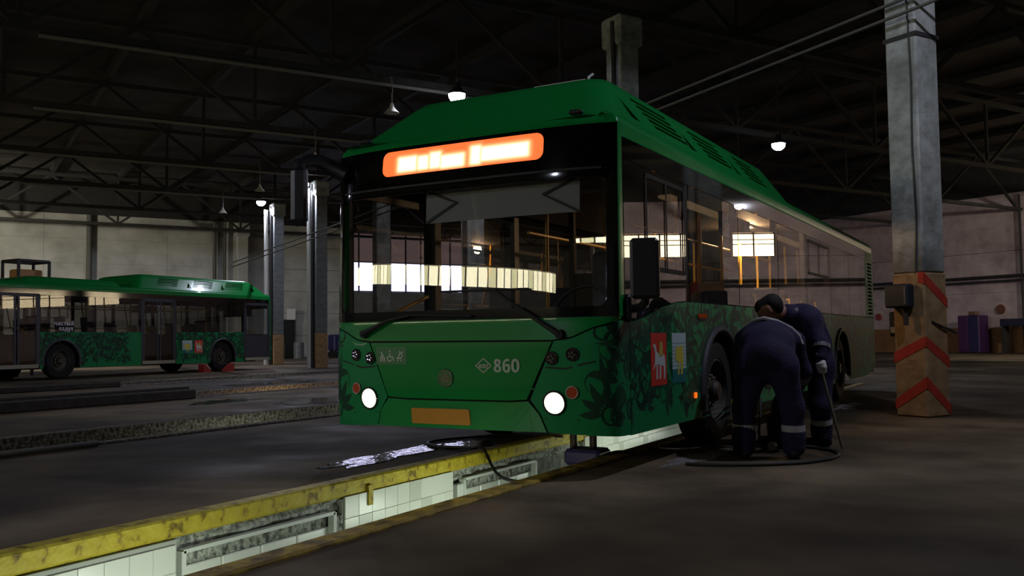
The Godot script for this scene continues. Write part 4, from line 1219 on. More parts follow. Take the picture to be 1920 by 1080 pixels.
	for x in [-0.55, 0.55]:
		part("leg", MB.new().box(Vector3(x, 0.64, 0), Vector3(0.08, 1.28, 0.5)), darkp, bn2)
	# by the left wall
	var dr := thing("back_door", "dark doorway with a bright notice beside it in the left wall", "door", W(16.4, 0, 52.3), PHI)
	part("leaf", MB.new().cham(Vector3(0, 1.05, 0), Vector3(0.06, 2.1, 1.0), 0.02), mat("door dark", C(30, 28, 28), 0.7), dr)
	part("frame", MB.new().box(Vector3(0.02, 2.15, 0), Vector3(0.1, 0.1, 1.2)).box(Vector3(0.02, 1.07, 0.56), Vector3(0.1, 2.15, 0.08)).box(Vector3(0.02, 1.07, -0.56), Vector3(0.1, 2.15, 0.08)), darkp, dr)
	solo("notice", MB.new().box(Vector3(0, 0.3, 0), Vector3(0.03, 0.62, 0.5)), mat("notice white", C(226, 222, 220), 0.7), "white notice board on the left wall over the dark door", "sign", W(16.75, 2.2, 52.2), PHI)
	for q in [[15.6, 50.6, C(84, 90, 96), "grey steel drum standing left of the column foot"], [16.6, 50.4, C(110, 112, 116), "pale steel drum standing beside the grey one"], [14.8, 50.9, C(40, 38, 40), "black drum nearest the tail column by the left wall"]]:
		solo("oil_drum", MB.new().lathe([Vector2(0, 0), Vector2(0.29, 0), Vector2(0.29, 0.3), Vector2(0.305, 0.31), Vector2(0.29, 0.32), Vector2(0.29, 0.6), Vector2(0.305, 0.61), Vector2(0.29, 0.62), Vector2(0.29, 0.88), Vector2(0.27, 0.89), Vector2(0.26, 0.87), Vector2(0, 0.87)], 20), mat("drum " + q[3], q[2], 0.5, 0.2), q[3], "drum", W(q[0], 0, q[1]), 0.0, "drums by the left wall")
	var car := thing("utility_cart", "blue cart with a pale panel parked by the left wall", "cart", W(18.9, 0, 49.8), PHI)
	part("box", MB.new().cham(Vector3(0, 0.85, 0), Vector3(1.0, 0.9, 1.3), 0.06), mat("cart blue", C(30, 28, 80), 0.5), car)
	part("panel", MB.new().cham(Vector3(0.52, 0.72, 0), Vector3(0.04, 0.3, 0.8), 0.01), mat("cart panel", C(130, 132, 150), 0.6), car)
	for x in [-0.35, 0.35]:
		for z in [-0.5, 0.5]:
			part("wheel", MB.new().lathe([Vector2(0, -0.04), Vector2(0.2, -0.04), Vector2(0.2, 0.04), Vector2(0, 0.04)], 16, Transform3D(Basis(Vector3(0, 0, 1), PI / 2), Vector3(x, 0.2, z))), mat("tyre", C(24, 24, 25), 0.85), car)

# ---------------------------------------------------------------- lamps that burn
func flood(a: float, b: float, y: float, label: String, power: float, c := Color(0.886, 0.91, 1.0), soft := 0.07, aim := Vector3(-PI / 2, 0, 0)) -> void:
	var t := thing("flood_lamp", label, "lamp", W(a, y, b), PHI, "lit flood lamps")
	part("housing", MB.new().lathe([Vector2(0.02, 0.30), Vector2(0.06, 0.28), Vector2(0.10, 0.14), Vector2(0.19, 0.03), Vector2(0.20, 0.0), Vector2(0.18, 0.0), Vector2(0.15, 0.03)], 20), mat("lamp housing", C(70, 70, 72), 0.4, 0.5), t)
	part("lamp_lens", MB.new().lathe([Vector2(0.19, 0.0), Vector2(0.18, -0.07), Vector2(0.14, -0.13), Vector2(0.08, -0.17), Vector2(0.0, -0.185)], 20), lamp_mat("flood lamp glow", C(232, 236, 255), 26.0), t)
	part("hanger", MB.new().tube([Vector3(0, 0.28, 0), Vector3(0, 9.4 - y, 0)], 0.015, 6), mat("dark pipe", C(44, 42, 42), 0.7), t)
	var l := SpotLight3D.new()
	l.name = "beam"
	t.add_child(l)
	l.position = Vector3(0, -0.26, 0)
	l.rotation = aim
	l.spot_angle = 89.0
	l.spot_angle_attenuation = 0.06
	l.light_color = c
	l.light_energy = power
	l.light_size = soft
	l.spot_range = 90.0
	l.shadow_enabled = true

# ---------------------------------------------------------------- floor and pits
const PITS := [[-0.38, 0.66, 9.0, -13.6], [-5.35, -4.30, 16.0, -20.0], [-10.4, -9.35, 16.0, -24.0], [-15.45, -14.4, 16.0, -26.0]]

func make_floor() -> void:
	var con := noisy("oily concrete", [[0.0, C(74, 63, 50)], [0.4, C(104, 91, 73)], [0.7, C(120, 106, 85)], [1.0, C(136, 120, 97)]], 0.13, 0.010, 5, 0.62, 41, 0.5, [[0.0, C(96, 92, 90)], [0.38, C(190, 186, 182)], [0.6, C(255, 255, 255)], [1.0, C(226, 214, 204)]], 0.045)
	con.roughness_texture = noise_tex(47, 0.008, 4, [[0.0, Color(0.62, 0.62, 0.62)], [0.5, Color(0.85, 0.85, 0.85)], [1.0, Color(0.95, 0.95, 0.95)]])
	con.roughness = 1.0
	con.metallic_specular = 0.35
	var fl := struct("floor")
	var xs := [-75.0]
	for i in range(PITS.size() - 1, -1, -1):
		xs.append_array([PITS[i][0] - 0.13, PITS[i][1] + 0.14])
	xs.append(45.0)
	for i in range(0, xs.size(), 2):
		part("slab", MB.new().box(Vector3((xs[i] + xs[i + 1]) / 2, -0.15, -12.5), Vector3(xs[i + 1] - xs[i], 0.3, 125)), con, fl)
	for p in PITS:
		for q in [[50.0, p[2]], [p[3], -75.0]]:
			part("slab", MB.new().box(Vector3((p[0] + p[1]) / 2, -0.15, (q[0] + q[1]) / 2), Vector3(p[1] - p[0] + 0.27, 0.3, q[0] - q[1])), con, fl)
	var labs := ["long inspection pit with worn yellow kerbs running under the front bus", "grey rubble-edged inspection pit left of the front bus", "inspection pit with warm lit wall, second left of the bus", "farthest inspection pit, in front of the second bus"]
	var yel := noisy("kerb yellow", [[0.0, C(70, 58, 22)], [0.2, C(140, 118, 30)], [0.34, C(186, 164, 40)], [1.0, C(206, 188, 60)]], 0.9, 0.016, 5, 0.6, 51, 0.6)
	var worn := noisy("kerb worn yellow", [[0.0, C(84, 70, 34)], [0.4, C(140, 116, 44)], [0.6, C(180, 152, 52)], [1.0, C(206, 178, 60)]], 0.7, 0.014, 5, 0.7, 53, 0.6)
	var rub := noisy("pit plaster", [[0.0, C(60, 60, 56)], [0.32, C(112, 112, 106)], [0.45, C(150, 152, 144)], [0.65, C(180, 182, 172)], [1.0, C(205, 207, 198)]], 1.3, 0.02, 5, 0.9, 57, 2.0)
	var rub2 := noisy("pit rubble", [[0.0, C(40, 36, 32)], [0.35, C(90, 82, 74)], [0.6, C(136, 128, 118)], [1.0, C(180, 174, 160)]], 1.6, 0.02, 5, 0.9, 59, 2.0)
	var white := mat("pit white paint", C(212, 216, 206), 0.5)
	var tile_a := mat("pit tile", C(222, 224, 212), 0.25)
	var tile_b := mat("pit tile stained", C(200, 202, 188), 0.3)
	var grey := noisy("pit grey render", [[0.0, C(76, 76, 72)], [1.0, C(140, 140, 132)]], 0.8, 0.02, 4, 0.9, 61, 0.8)
	for i in PITS.size():
		var p: Array = PITS[i]
		var t := thing("inspection_pit", labs[i], "pit", Vector3((p[0] + p[1]) / 2, -1.35, (p[2] + p[3]) / 2), 0.0, "inspection pits")
		var o := -t.position
		var zm: float = (p[2] + p[3]) / 2
		var ln: float = p[2] - p[3]
		var wallm: Material = grey if i == 0 else rub2
		part("pit_floor", MB.new().box(o + Vector3((p[0] + p[1]) / 2, -1.38, zm), Vector3(p[1] - p[0] + 0.3, 0.06, ln)), grey, t)
		part("pit_wall", MB.new().box(o + Vector3(p[0] - 0.16, -0.72, zm), Vector3(0.2, 1.26, ln)), wallm, t)
		part("pit_wall", MB.new().box(o + Vector3(p[1] + 0.10, -0.72, zm), Vector3(0.2, 1.26, ln)), wallm, t)
		for e in [p[2], p[3]]:
			part("pit_end", MB.new().box(o + Vector3((p[0] + p[1]) / 2, -0.7, e), Vector3(p[1] - p[0] + 0.2, 1.3, 0.1)), wallm, t)
		part("kerb", MB.new().cham(o + Vector3(p[0] - 0.065, -0.035, zm), Vector3(0.13, 0.11 if i == 0 else 0.14, ln), 0.012), yel if i == 0 else rub2, t)
		part("kerb", MB.new().cham(o + Vector3(p[1] + 0.07, -0.035, zm), Vector3(0.14, 0.11, ln), 0.012), worn if i == 0 else rub2, t)
		# rough edge beam under the kerb, its face broken up
		var beam := MB.new()
		var f := FastNoiseLite.new()
		f.seed = 70 + i; f.frequency = 2.2; f.fractal_octaves = 4
		var z0: float = 4.0 if i == 0 else 10.0
		var nseg: int = 200
		var ly := [-0.085, -0.105, -0.125, -0.145, -0.165]
		if i > 0:
			ly = [-0.09, -0.16, -0.23, -0.30, -0.38]
		var step: float = (z0 - p[3]) / nseg
		for k in nseg:
			for r in 4:
				var pt := []
				for q in [[k, r], [k + 1, r], [k + 1, r + 1], [k, r + 1]]:
					var zz: float = z0 - q[0] * step
					pt.append(o + Vector3(p[0] - 0.03 + 0.05 * f.get_noise_2d(zz * 1.3, ly[q[1]] * 6.0), ly[q[1]], zz))
				beam.flat(pt[0], pt[1], pt[2], pt[3], Vector3.RIGHT)
		part("edge_beam", beam, rub if i == 0 else rub2, t)
		if i > 0:
			continue
		# tiled stretches and framed niches of the first pit
		var tile := MB.new().cham(Vector3.ZERO, Vector3(0.018, 0.148, 0.148), 0.002).mesh()
		for q in [[3.75, 10, -0.20], [0.82, 9, -0.16], [-3.05, 27, -0.13]]:
			for a in q[1]:
				for r in 4:
					part("tile", tile, tile_a if (a * 7 + r * 3) % 5 else tile_b, t, o + Vector3(p[0] + 0.004, q[2] - 0.15 * r, q[0] - 0.075 - 0.15 * a))
			part("tile_bed", MB.new().box(o + Vector3(p[0] - 0.03, -0.5, q[0] - 0.075 * q[1]), Vector3(0.06, 0.8, 0.15 * q[1] + 0.03)), mat("tile grout", C(170, 172, 162), 0.8), t)
		for q in [[2.2, 0.93], [-0.70, -1.95]]:
			var nm: float = (q[0] + q[1]) / 2
			var nl: float = q[0] - q[1]
			var fr := part("niche_frame", MB.new().box(o + Vector3(p[0] - 0.005, -0.172, nm), Vector3(0.05, 0.022, nl)).box(o + Vector3(p[0] - 0.005, -0.40, q[0]), Vector3(0.05, 0.46, 0.03)).box(o + Vector3(p[0] - 0.005, -0.40, q[1]), Vector3(0.05, 0.46, 0.03)), white, t)
			part("niche_back", MB.new().box(o + Vector3(p[0] - 0.05, -0.22, nm), Vector3(0.02, 0.085, nl - 0.04)), rub, fr)
			for a in 4:
				part("niche_board", MB.new().cham(o + Vector3(p[0] - 0.04, -0.41, q[0] - nl * (a + 0.5) / 4), Vector3(0.03, 0.29, nl / 4 - 0.012), 0.006), tile_a, fr)
		for q in [[0.88, rub], [-0.66, white]]:
			part("pier", MB.new().cham(o + Vector3(p[0] - 0.02, -0.45, q[0]), Vector3(0.06, 0.5, 0.10), 0.01), q[1], t)
		part("bracket", MB.new().box(o + Vector3(p[0] + 0.01, -0.11, 0.55), Vector3(0.03, 0.14, 0.05)), yel, t)
	# pit lamps on the near walls
	var seen_lamps := {}
	for q in [[0, 2.7, 5.0], [0, -0.2, 5.0], [0, -3.6, 5.0], [0, -7.0, 2.0], [1, -3.0, 3.0], [1, -6.5, 8.0], [2, -9.0, 6.0], [2, -12.5, 6.0], [3, -14.0, 0.8]]:
		var p: Array = PITS[q[0]]
		var lb: String = ["in the pit under the front bus", "in the rubble-edged pit", "in the warm lit pit", "in the farthest pit"][q[0]]
		seen_lamps[lb] = seen_lamps.get(lb, 0) + 1
		var l := thing("pit_lamp", ["nearest", "second", "third", "farthest"][seen_lamps[lb] - 1] + " strip lamp low on the near wall " + lb, "lamp", Vector3(p[1] - 0.03, -0.45, q[1]), 0.0, "strip lamps " + lb)
		part("tray", MB.new().cham(Vector3(0, 0, 0), Vector3(0.05, 0.09, 1.3), 0.01), mat("lamp tray", C(180, 180, 176), 0.5), l)
		part("lamp_tube", MB.new().tube([Vector3(-0.045, 0, -0.6), Vector3(-0.045, 0, 0.6)], 0.016, 8), lamp_mat("pit tube glow", C(240, 255, 236), 4.0) if q[0] != 2 else lamp_mat("pit warm tube glow", C(255, 216, 150), 4.0), l)
		var ar := AreaLight3D.new()
		ar.name = "glow"
		l.add_child(ar)
		ar.position = Vector3(-0.07, 0, 0)
		ar.rotation.y = PI / 2
		ar.area_size = Vector2(1.2, 0.06)
		ar.light_energy = q[2] * 0.165
		ar.light_color = C(240, 255, 236) if q[0] != 2 else C(255, 210, 140)
		ar.area_range = 60.0
		ar.shadow_enabled = true

func puddle(label: String, c: Vector3, rx: float, rz: float, turn: float, sd: int, matte := false) -> void:
	var f := FastNoiseLite.new()
	f.seed = sd; f.frequency = 0.8
	var m := MB.new()
	var n := 40
	for i in n:
		var p := []
		for k in [i, i + 1]:
			var t: float = TAU * k / n
			var r := 1.0 + 0.8 * f.get_noise_2d(cos(t) * 2.0, sin(t) * 2.0)
			p.append(Vector3(rx * cos(t) * r, 0.0, rz * sin(t) * r))
		m.tri(Vector3.ZERO, p[0], p[1], Vector3.UP, Vector3.UP, Vector3.UP)
		m.flat(p[0], p[1], p[1] * 1.015 - Vector3(0, 0.006, 0), p[0] * 1.015 - Vector3(0, 0.006, 0), p[0] + Vector3.UP * 0.1)
	var w := mat("puddle water", C(20, 19, 18), 0.10)
	if not w.heightmap_enabled:
		w.heightmap_enabled = true; w.heightmap_scale = 0.25
		w.heightmap_texture = noise_tex(83, 0.03, 3, [])
		w.uv1_triplanar = true; w.uv1_world_triplanar = true; w.uv1_scale = Vector3.ONE * 0.6
	if matte:
		solo("pale_spill", m, noisy("pale greyish", [[0.0, C(76, 70, 66)], [0.5, C(120, 116, 118)], [1.0, C(160, 156, 162)]], 2.0, 0.02, 4, 0.9, 87), label, "spill", c + Vector3(0, 0.0055, 0), turn)  # pale mottled grey sheet with a rough finish
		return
	solo("puddle", m, w, label, "puddle", c + Vector3(0, 0.0055, 0), turn, "puddles on the floor")

# ---------------------------------------------------------------- everything
func _ready() -> void:
	var cam := Camera3D.new()
	cam.name = "camera"
	add_child(cam)
	cam.transform = Transform3D(Basis(Vector3.UP, 0.5121) * Basis(Vector3.RIGHT, 0.0539) * Basis(Vector3.BACK, -0.01163), EYE)
	cam.fov = 34.402
	cam.near = 0.05
	cam.far = 400.0
	cam.current = true
	var we := WorldEnvironment.new()
	we.name = "world"
	var e := Environment.new()
	e.background_mode = Environment.BG_COLOR
	e.background_color = Color.BLACK
	e.tonemap_mode = Environment.TONE_MAPPER_LINEAR
	e.tonemap_exposure = 1.0
	e.sdfgi_enabled = true; e.ssao_enabled = true; e.ssil_enabled = true
	we.environment = e
	add_child(we)
	rng.seed = 4
	# daylight that comes in through the glass bands
	for q in [[A0 + 0.15, 5.42, 12.7, 23.0, 0.8, PI, C(255, 244, 214), 0.4], [A1 - 0.15, 5.45, 13.7, 7.8, 1.1, 0.0, C(255, 226, 180), 0.1]]:
		var ar := AreaLight3D.new()
		ar.name = "window_light"
		add_child(ar)
		ar.position = W(q[0], q[1], q[2])
		ar.rotation.y = PHI + q[5]
		ar.area_size = Vector2(q[3], q[4])
		ar.light_energy = q[7]
		ar.light_color = q[6]
		ar.area_range = 90.0
		ar.shadow_enabled = true
	make_floor()
	make_hall()
	flood(9.58, 18.12, 6.42, "brightest flood lamp, just over the front bus roof", 9.0)
	flood(11.0, 38.3, 6.78, "flood lamp shining on the white post left of centre", 15.0)
	flood(19.67, 18.1, 6.3, "lone flood lamp hanging right of the front bus", 8.0)
	flood(10.75, 32.1, 6.6, "flood lamp behind the hanging mirror of the bus", 12.0)
	flood(7.5, 3.5, 6.3, "flood lamp high to the right of the striped column", 9.0)
	flood(-8.0, 3.0, 6.3, "flood lamp behind the camera on the right", 10.0)
	flood(-8.0, 18.0, 6.3, "flood lamp behind the camera on the left", 14.0)
	var neutral := Color(1.0, 0.97, 0.90)
	flood(36.0, 14.0, 6.4, "added flood lamp out of view brightening the right wall", 40.0, neutral, 0.25, Vector3(-PI / 4, 0, 0))  # this and the next are added lamps, out of view, brightening the right wall
	flood(37.0, 6.0, 6.4, "second added flood lamp out of view brightening the right wall", 32.0, neutral, 0.25, Vector3(-PI / 4, 0, 0))
	flood(-3.0, 42.0, 6.4, "added flood lamp out of view brightening the white left wall", 85.0, neutral, 0.25, Vector3(-PI / 4, PI / 2, 0))  # unseen lamp added to brighten the left wall
	make_plan()
	var bus := make_bus()
	for sd in [-1.0, 1.0]:
		var hl := SpotLight3D.new()
		hl.name = "headlight_beam"
		bus.add_child(hl, true)
		hl.position = Vector3(0.815 * sd, 0.52, 0.08)
		hl.rotation = Vector3(-0.06, PI, 0)
		hl.spot_angle = 40.0
		hl.light_energy = 0.12
		hl.light_color = C(255, 240, 206)
		hl.shadow_enabled = true
		hl.spot_range = 60.0
	var cabin := OmniLight3D.new()
	cabin.name = "cabin_light"
	bus.add_child(cabin)
	cabin.position = Vector3(0.72, 2.27, -5.6)
	cabin.light_color = C(255, 206, 150)
	cabin.light_energy = 2.2
	cabin.light_size = 0.06
	cabin.omni_range = 30.0
	cabin.shadow_enabled = true
	# the second bus: the same bus facing away, lamps off
	var bus2: Node3D = bus.duplicate()
	bus2.name = "city_bus_001"
	add_child(bus2)
	bus2.basis = Basis(Vector3.BACK, 0.020) * Basis(Vector3.UP, PI + 0.055)     # it leans a little on its springs
	bus2.position = Vector3(-20.70, 0.0, -12.8) + bus2.basis * Vector3(0, 0, 6.0)
	tag(bus2, "second green city bus with doors, farther back by the left wall", "bus")
	for n in bus2.get_children():
		if n is Light3D:
			bus2.remove_child(n)
			n.free()
		elif n.name.begins_with("kerb_mirror"):     # folded away on this one
			bus2.remove_child(n)
			n.free()
		elif n.name.begins_with("headlight"):
			n.material_override = mat("headlight off", C(150, 150, 150), 0.15, 0.6)
		elif n.name.begins_with("fluorescent"):
			n.material_override = mat("tube off", C(170, 166, 160), 0.5)
		elif n.name.begins_with("side_marker"):
			n.material_override = mat("marker off", C(150, 70, 20), 0.3)
		elif n.name.begins_with("display_panel"):
			n.get_child(0).material_override = mat("bus black gloss", C(9, 9, 10), 0.06)
	# people
	var V := func(x: float, y: float, z: float) -> Vector3: return Vector3(x, y, z)
	var j1 := {"hipL": Vector3(1.791, 0.723, -1.619), "hipR": Vector3(2.004, 0.722, -1.682), "kneeL": Vector3(1.705, 0.40, -1.64), "kneeR": Vector3(2.063, 0.40, -1.76), "ankL": Vector3(1.702, 0.086, -1.62), "ankR": Vector3(2.060, 0.086, -1.77), "pelvis": Vector3(1.891, 0.80, -1.671), "waist": Vector3(1.869, 0.90, -1.767), "chest": Vector3(1.825, 0.945, -1.94), "neck": Vector3(1.760, 0.97, -2.16), "head": Vector3(1.70, 0.88, -2.30), "shL": Vector3(1.650, 0.94, -1.97), "shR": Vector3(2.01, 0.925, -2.07), "elL": Vector3(1.575, 0.70, -2.08), "elR": Vector3(2.06, 0.68, -2.16), "wrL": Vector3(1.56, 0.50, -2.27), "wrR": Vector3(1.95, 0.50, -2.36)}
	var f1 := Vector3(-0.25, -0.75, -0.6).normalized()
	var u1 := f1.cross(Vector3(0.92, 0, -0.38).normalized()).normalized()
	if u1.dot(j1.head - j1.neck) < 0.0:
		u1 = -u1
	var b1: Vector3 = (j1.ankL + j1.ankR) * 0.5 * Vector3(1, 0, 1)
	var wl: Vector3 = j1.wrL - b1
	var wrr: Vector3 = j1.wrR - b1
	var p1 := make_person(j1, "man in navy coveralls bent double with his back to the camera", f1, u1, 0.42)
	var gl := MB.new()
	blob(gl, hand_bones(wl, wl + Vector3(-0.01, -0.10, -0.05), Vector3(0.8, -0.2, -0.5).normalized(), Vector3(0, 1, 0.3), 0.012), 0.005, 0.012)
	part("glove", gl, mat("work glove", C(176, 172, 164), 0.8), p1)
	gl = MB.new()
	blob(gl, hand_bones(wrr, wrr + Vector3(-0.03, -0.09, -0.06), Vector3(0.8, -0.2, -0.5).normalized(), Vector3(0, 1, 0.3), 0.012), 0.005, 0.012)
	part("glove", gl, mat("work glove", C(176, 172, 164), 0.8), p1)
	var hb := MB.new()
	blob(hb, [[j1.head + u1 * 0.035 - f1 * 0.04, j1.head + u1 * 0.05 + f1 * 0.01, 0.088, 0.078]], 0.008, 0.02)
	part("hair", hb, mat("hair dark", C(26, 22, 20), 0.8), p1)
	var nu := Vector3(0.02, 0.90, 0.44).normalized()
	part("shoulder_tape", MB.new().tube([j1.shL + Vector3(-0.06, 0.06, 0.04), j1.shL + nu * 0.12, (j1.shL + j1.chest) * 0.5 + nu * 0.178, j1.chest + nu * 0.20, (j1.shR + j1.chest) * 0.5 + nu * 0.18, j1.shR + nu * 0.125, j1.shR + Vector3(0.06, 0.05, 0.05), j1.shR + Vector3(0.085, -0.02, 0.05)], 0.016, 8), mat("reflective tape", C(176, 172, 176), 0.4), p1)
	part("belt_seam", MB.new().tube([j1.waist + Vector3(-0.20, -0.06, 0.03), j1.waist + Vector3(-0.10, 0.02, 0.135), j1.waist + Vector3(0.02, 0.03, 0.15), j1.waist + Vector3(0.13, 0.01, 0.10), j1.waist + Vector3(0.205, -0.06, -0.02)], 0.012, 8), mat("coverall seam", C(48, 44, 78), 0.8), p1)
	var j2 := {"hipR": Vector3(2.103, 0.70, -2.658), "hipL": Vector3(1.907, 0.69, -2.778), "kneeR": Vector3(2.113, 0.36, -2.60), "kneeL": Vector3(1.79, 0.36, -2.62), "ankR": Vector3(2.105, 0.086, -2.652), "ankL": Vector3(1.744, 0.086, -2.575), "pelvis": Vector3(2.012, 0.791, -2.716), "waist": Vector3(2.004, 0.915, -2.685), "chest": Vector3(1.960, 1.09, -2.61), "neck": Vector3(1.850, 1.18, -2.48), "head": Vector3(1.752, 1.205, -2.370), "shR": Vector3(2.06, 1.11, -2.475), "shL": Vector3(1.835, 1.11, -2.74), "elR": Vector3(2.160, 0.895, -2.425), "wrR": Vector3(2.171, 0.79, -2.369), "elL": Vector3(1.753, 0.84, -2.682), "wrL": Vector3(1.70, 0.64, -2.58)}
	var f2 := Vector3(-0.78, -0.60, 0.12).normalized()
	var u2 := Vector3(-0.60, 0.78, 0.15)
	u2 = (u2 - f2 * u2.dot(f2)).normalized()
	var b2: Vector3 = (j2.ankL + j2.ankR) * 0.5 * Vector3(1, 0, 1)
	var p2 := make_person(j2, "dark-haired man in navy coveralls leaning over, white glove on a bar", f2, u2, 0.40)
	var r0 := Vector3(2.145, 0.83, -2.333)
	var r1 := Vector3(2.313, 0.012, -2.448)
	var ax := (r1 - r0).normalized()
	gl = MB.new()
	blob(gl, hand_bones(j2.wrR, r0 + ax * 0.13 - b2, ax, Vector3(0.6, 0.3, 0.5), 0.014), 0.0045, 0.011)
	part("glove", gl, mat("work glove white", C(222, 220, 216), 0.8), p2)
	gl = MB.new()
	blob(gl, hand_bones(j2.wrL, j2.wrL + Vector3(-0.03, -0.10, 0.04), Vector3(0.7, -0.2, 0.5).normalized(), Vector3(0.3, 1, 0), 0.012), 0.005, 0.012)
	part("glove", gl, mat("work glove white", C(222, 220, 216), 0.8), p2)
	hb = MB.new()
	blob(hb, [[j2.head + u2 * 0.03 - f2 * 0.045, j2.head + u2 * 0.055 + f2 * 0.03, 0.092, 0.074], [j2.head - f2 * 0.06, j2.head - f2 * 0.055 - u2 * 0.03, 0.06, 0.05]], 0.008, 0.03)
	part("hair", hb, mat("hair dark", C(26, 22, 20), 0.8), p2)
	part("shoulder_patch", MB.new().tube([j2.chest + Vector3(-0.02, 0.10, 0.13), j2.chest + Vector3(0.05, 0.05, 0.15)], 0.04, 8), mat("reflective tape worn", C(104, 100, 108), 0.5), p2)
	solo("wheel_bar", MB.new().tube([r0 - Vector3(2.2, 0, -2.4), r1 - Vector3(2.2, 0, -2.4) - ax * 0.06, r1 - Vector3(2.2, 0, -2.4)], [0.012, 0.012, 0.010], 8), mat("bar steel", C(150, 146, 136), 0.4, 0.7), "long steel bar held by the gloved man, its tip on the floor", "tool", Vector3(2.2, 0, -2.4))
	# hose and cable on the floor
	var hp := []
	for q in [[1.42, -1.02], [1.6, -1.05], [1.85, -1.16], [2.05, -1.30], [2.22, -1.48], [2.34, -1.78], [2.35, -2.05], [2.27, -2.28], [2.10, -2.45], [1.93, -2.5]]:
		hp.append(Vector3(q[0] - 1.9, 0.014, q[1] + 1.6))
	var curve := Curve3D.new()
	for i in hp.size():
		var tg: Vector3 = (hp[mini(i + 1, hp.size() - 1)] - hp[maxi(i - 1, 0)]) / 6.0
		curve.add_point(hp[i], -tg, tg)
	curve.bake_interval = 0.05
	solo("air_hose", MB.new().tube(Array(curve.get_baked_points()), 0.014, 8), mat("hose rubber", C(36, 36, 34), 0.6), "dark air hose curling on the floor round the men's feet", "hose", Vector3(1.9, 0, -1.6))
	var ag := thing("impact_wrench", "air wrench on a short hose between the men's legs", "tool", Vector3(1.80, 0, -2.15))
	part("body", MB.new().tube([Vector3(0, 0.05, 0), Vector3(0.02, 0.055, 0.12)], [0.04, 0.035], 10), mat("wrench grey", C(120, 118, 110), 0.4, 0.5), ag)
	part("hose", MB.new().tube([Vector3(0.0, 0.05, 0.0), Vector3(-0.06, 0.03, 0.10), Vector3(-0.10, 0.16, 0.06), Vector3(-0.10, 0.32, -0.02), Vector3(-0.12, 0.44, -0.10)], 0.012, 8), mat("hose rubber", C(36, 36, 34), 0.6), ag)
	var cp := []
	for q in [[-0.30, 0.015, -2.4], [-0.75, 0.015, -2.35], [-1.15, 0.015, -1.95], [-1.26, 0.015, -1.5], [-1.0, 0.015, -1.22], [-0.62, 0.02, -1.19], [-0.40, 0.04, -1.05], [-0.1, -0.16, -0.85], [0.25, -0.17, -0.95], [0.58, -0.02, -1.15], [0.74, 0.04, -1.3], [0.9, 0.015, -1.45]]:
		cp.append(Vector3(q[0], q[1], q[2] + 1.2))
	curve = Curve3D.new()
	for i in cp.size():
		var tg: Vector3 = (cp[mini(i + 1, cp.size() - 1)] - cp[maxi(i - 1, 0)]) / 6.0
		curve.add_point(cp[i], -tg, tg)
	curve.bake_interval = 0.05
	solo("power_cable", MB.new().tube(Array(curve.get_baked_points()), 0.013, 8), mat("hose rubber", C(36, 36, 34), 0.6), "black cable looping across the pit in front of the bus", "cable", Vector3(0, 0, -1.2))
	# a jack in the pit, chocks at the second bus, kerb boards, cage
	var jk := thing("pit_jack", "violet pit jack with two posts standing in the pit under the bus", "jack", Vector3(0.10, -1.35, -2.2))
	part("carriage", MB.new().cham(Vector3(0.0, 1.23, 0.1), Vector3(0.36, 0.15, 0.30), 0.03), mat("jack violet", C(70, 62, 110), 0.5), jk)
	part("body", MB.new().cham(Vector3(0.0, 0.6, 0.1), Vector3(0.26, 1.2, 0.24), 0.03), mat("jack dark", C(40, 36, 60), 0.5), jk)
	for x in [-0.14, 0.06]:
		part("post", MB.new().tube([Vector3(x, 1.3, 0.1), Vector3(x, 1.60, 0.1)], 0.035, 10), mat("jack steel", C(84, 72, 60), 0.5, 0.4), jk)
	for q in [["red wheel chock before the second bus's front wheel", -16.55, 1.0], ["red wheel chock behind the second bus's front wheel", -15.25, -1.0]]:
		solo("wheel_chock", MB.new().prism(pv([0.0, 0.0, 0.34, 0.0, 0.34, 0.03, 0.06, 0.26, 0.0, 0.26]), Vector3(-0.12, 0, 0), Vector3(0, 0, q[2]), Vector3.UP, Vector3(0.24, 0, 0)), mat("chock red", C(150, 36, 34), 0.6), q[0], "chock", Vector3(-19.5, 0, q[1]), 0.0, "wheel chocks")
	for q in [["dark raised kerb board along the near lip of the third pit", -9.05, 3.0, -5.6, 0.16], ["dark low kerb board along the far lip of the third pit", -10.68, 3.0, -6.9, 0.12], ["dark kerb board along the farthest pit", -14.1, 2.0, -8.0, 0.12]]:
		solo("kerb_board", MB.new().cham(Vector3(0, q[4] / 2, 0), Vector3(0.2, q[4], q[2] - q[3]), 0.02), noisy("kerb board", [[0.0, C(34, 30, 27)], [1.0, C(62, 56, 50)]], 0.5, 0.02, 4, 0.85, 77), q[0], "kerb", Vector3(q[1], 0, (q[2] + q[3]) / 2))
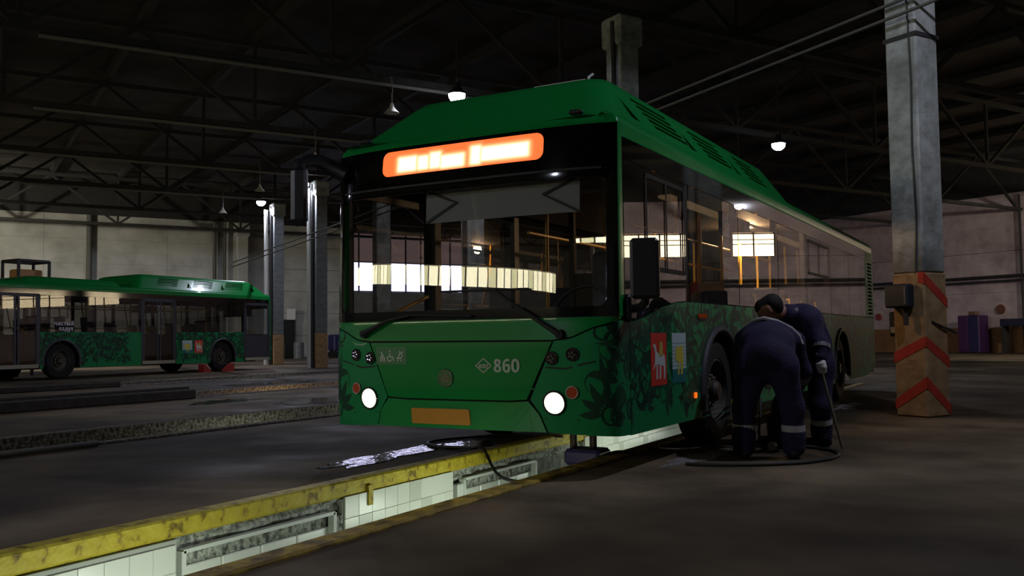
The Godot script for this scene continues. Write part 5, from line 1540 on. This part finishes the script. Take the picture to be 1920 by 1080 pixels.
	solo("white_pipe", MB.new().tube([Vector3(0, 0.03, 0.8), Vector3(0, 0.03, -0.6)], 0.028, 8), mat("pipe white", C(150, 150, 146), 0.5), "pale pipe lying by the rubble-edged pit at the left edge", "pipe", Vector3(-4.05, 0, 0.6))
	var cg := thing("pipe_cage", "dark tubular cage standing behind the second bus, over its roof", "cage", Vector3(-23.2, 0, -11.7))
	for x in [-0.4, 0.4]:
		for z in [-0.5, 0.5]:
			part("post", MB.new().tube([Vector3(x, 0, z), Vector3(x, 3.5, z)], 0.05, 8), mat("cage paint", C(44, 42, 40), 0.6), cg)
	for q in [[Vector3(-0.4, 3.5, -0.5), Vector3(0.4, 3.5, -0.5)], [Vector3(-0.4, 3.5, 0.5), Vector3(0.4, 3.5, 0.5)], [Vector3(-0.4, 3.5, -0.5), Vector3(-0.4, 3.5, 0.5)], [Vector3(0.4, 3.5, -0.5), Vector3(0.4, 3.5, 0.5)], [Vector3(0.4, 2.9, -0.5), Vector3(0.4, 2.9, 0.5)]]:
		part("rail", MB.new().tube(q, 0.05, 8), mat("cage paint", C(44, 42, 40), 0.6), cg)
	part("case", MB.new().cham(Vector3(0, 2.95, 0), Vector3(0.5, 0.6, 0.8), 0.04), mat("cage case", C(170, 120, 70), 0.5), cg)
	# water on the floor
	puddle("long puddle along the pit's left kerb before the bus", Vector3(-1.05, 0, -0.45), 0.16, 0.85, 0.05, 1)
	puddle("small bright puddle inside the cable loop by the pit", Vector3(-0.85, 0, -1.55), 0.20, 0.35, 0.3, 2)
	puddle("wide puddle left of the bus between the pits", Vector3(-6.5, 0, -6.2), 0.55, 1.3, 0.1, 3)
	puddle("thin puddle farther left between the pits", Vector3(-7.9, 0, -5.2), 0.3, 0.7, 0.2, 4)
	puddle("puddle beyond the third pit", Vector3(-11.9, 0, -10.6), 0.4, 1.4, 0.1, 5)
	puddle("narrow puddle at the bus's left flank by the second pit", Vector3(-3.6, 0, -4.2), 0.25, 0.8, 0.1, 6)
	puddle("pale streak on the floor before the front wheel", Vector3(1.36, 0, -1.55), 0.11, 0.55, -0.1, 7, true)
	puddle("pale streak on the floor by the rear wheel", Vector3(1.50, 0, -7.6), 0.12, 0.7, 0.0, 9, true)
	print("built")
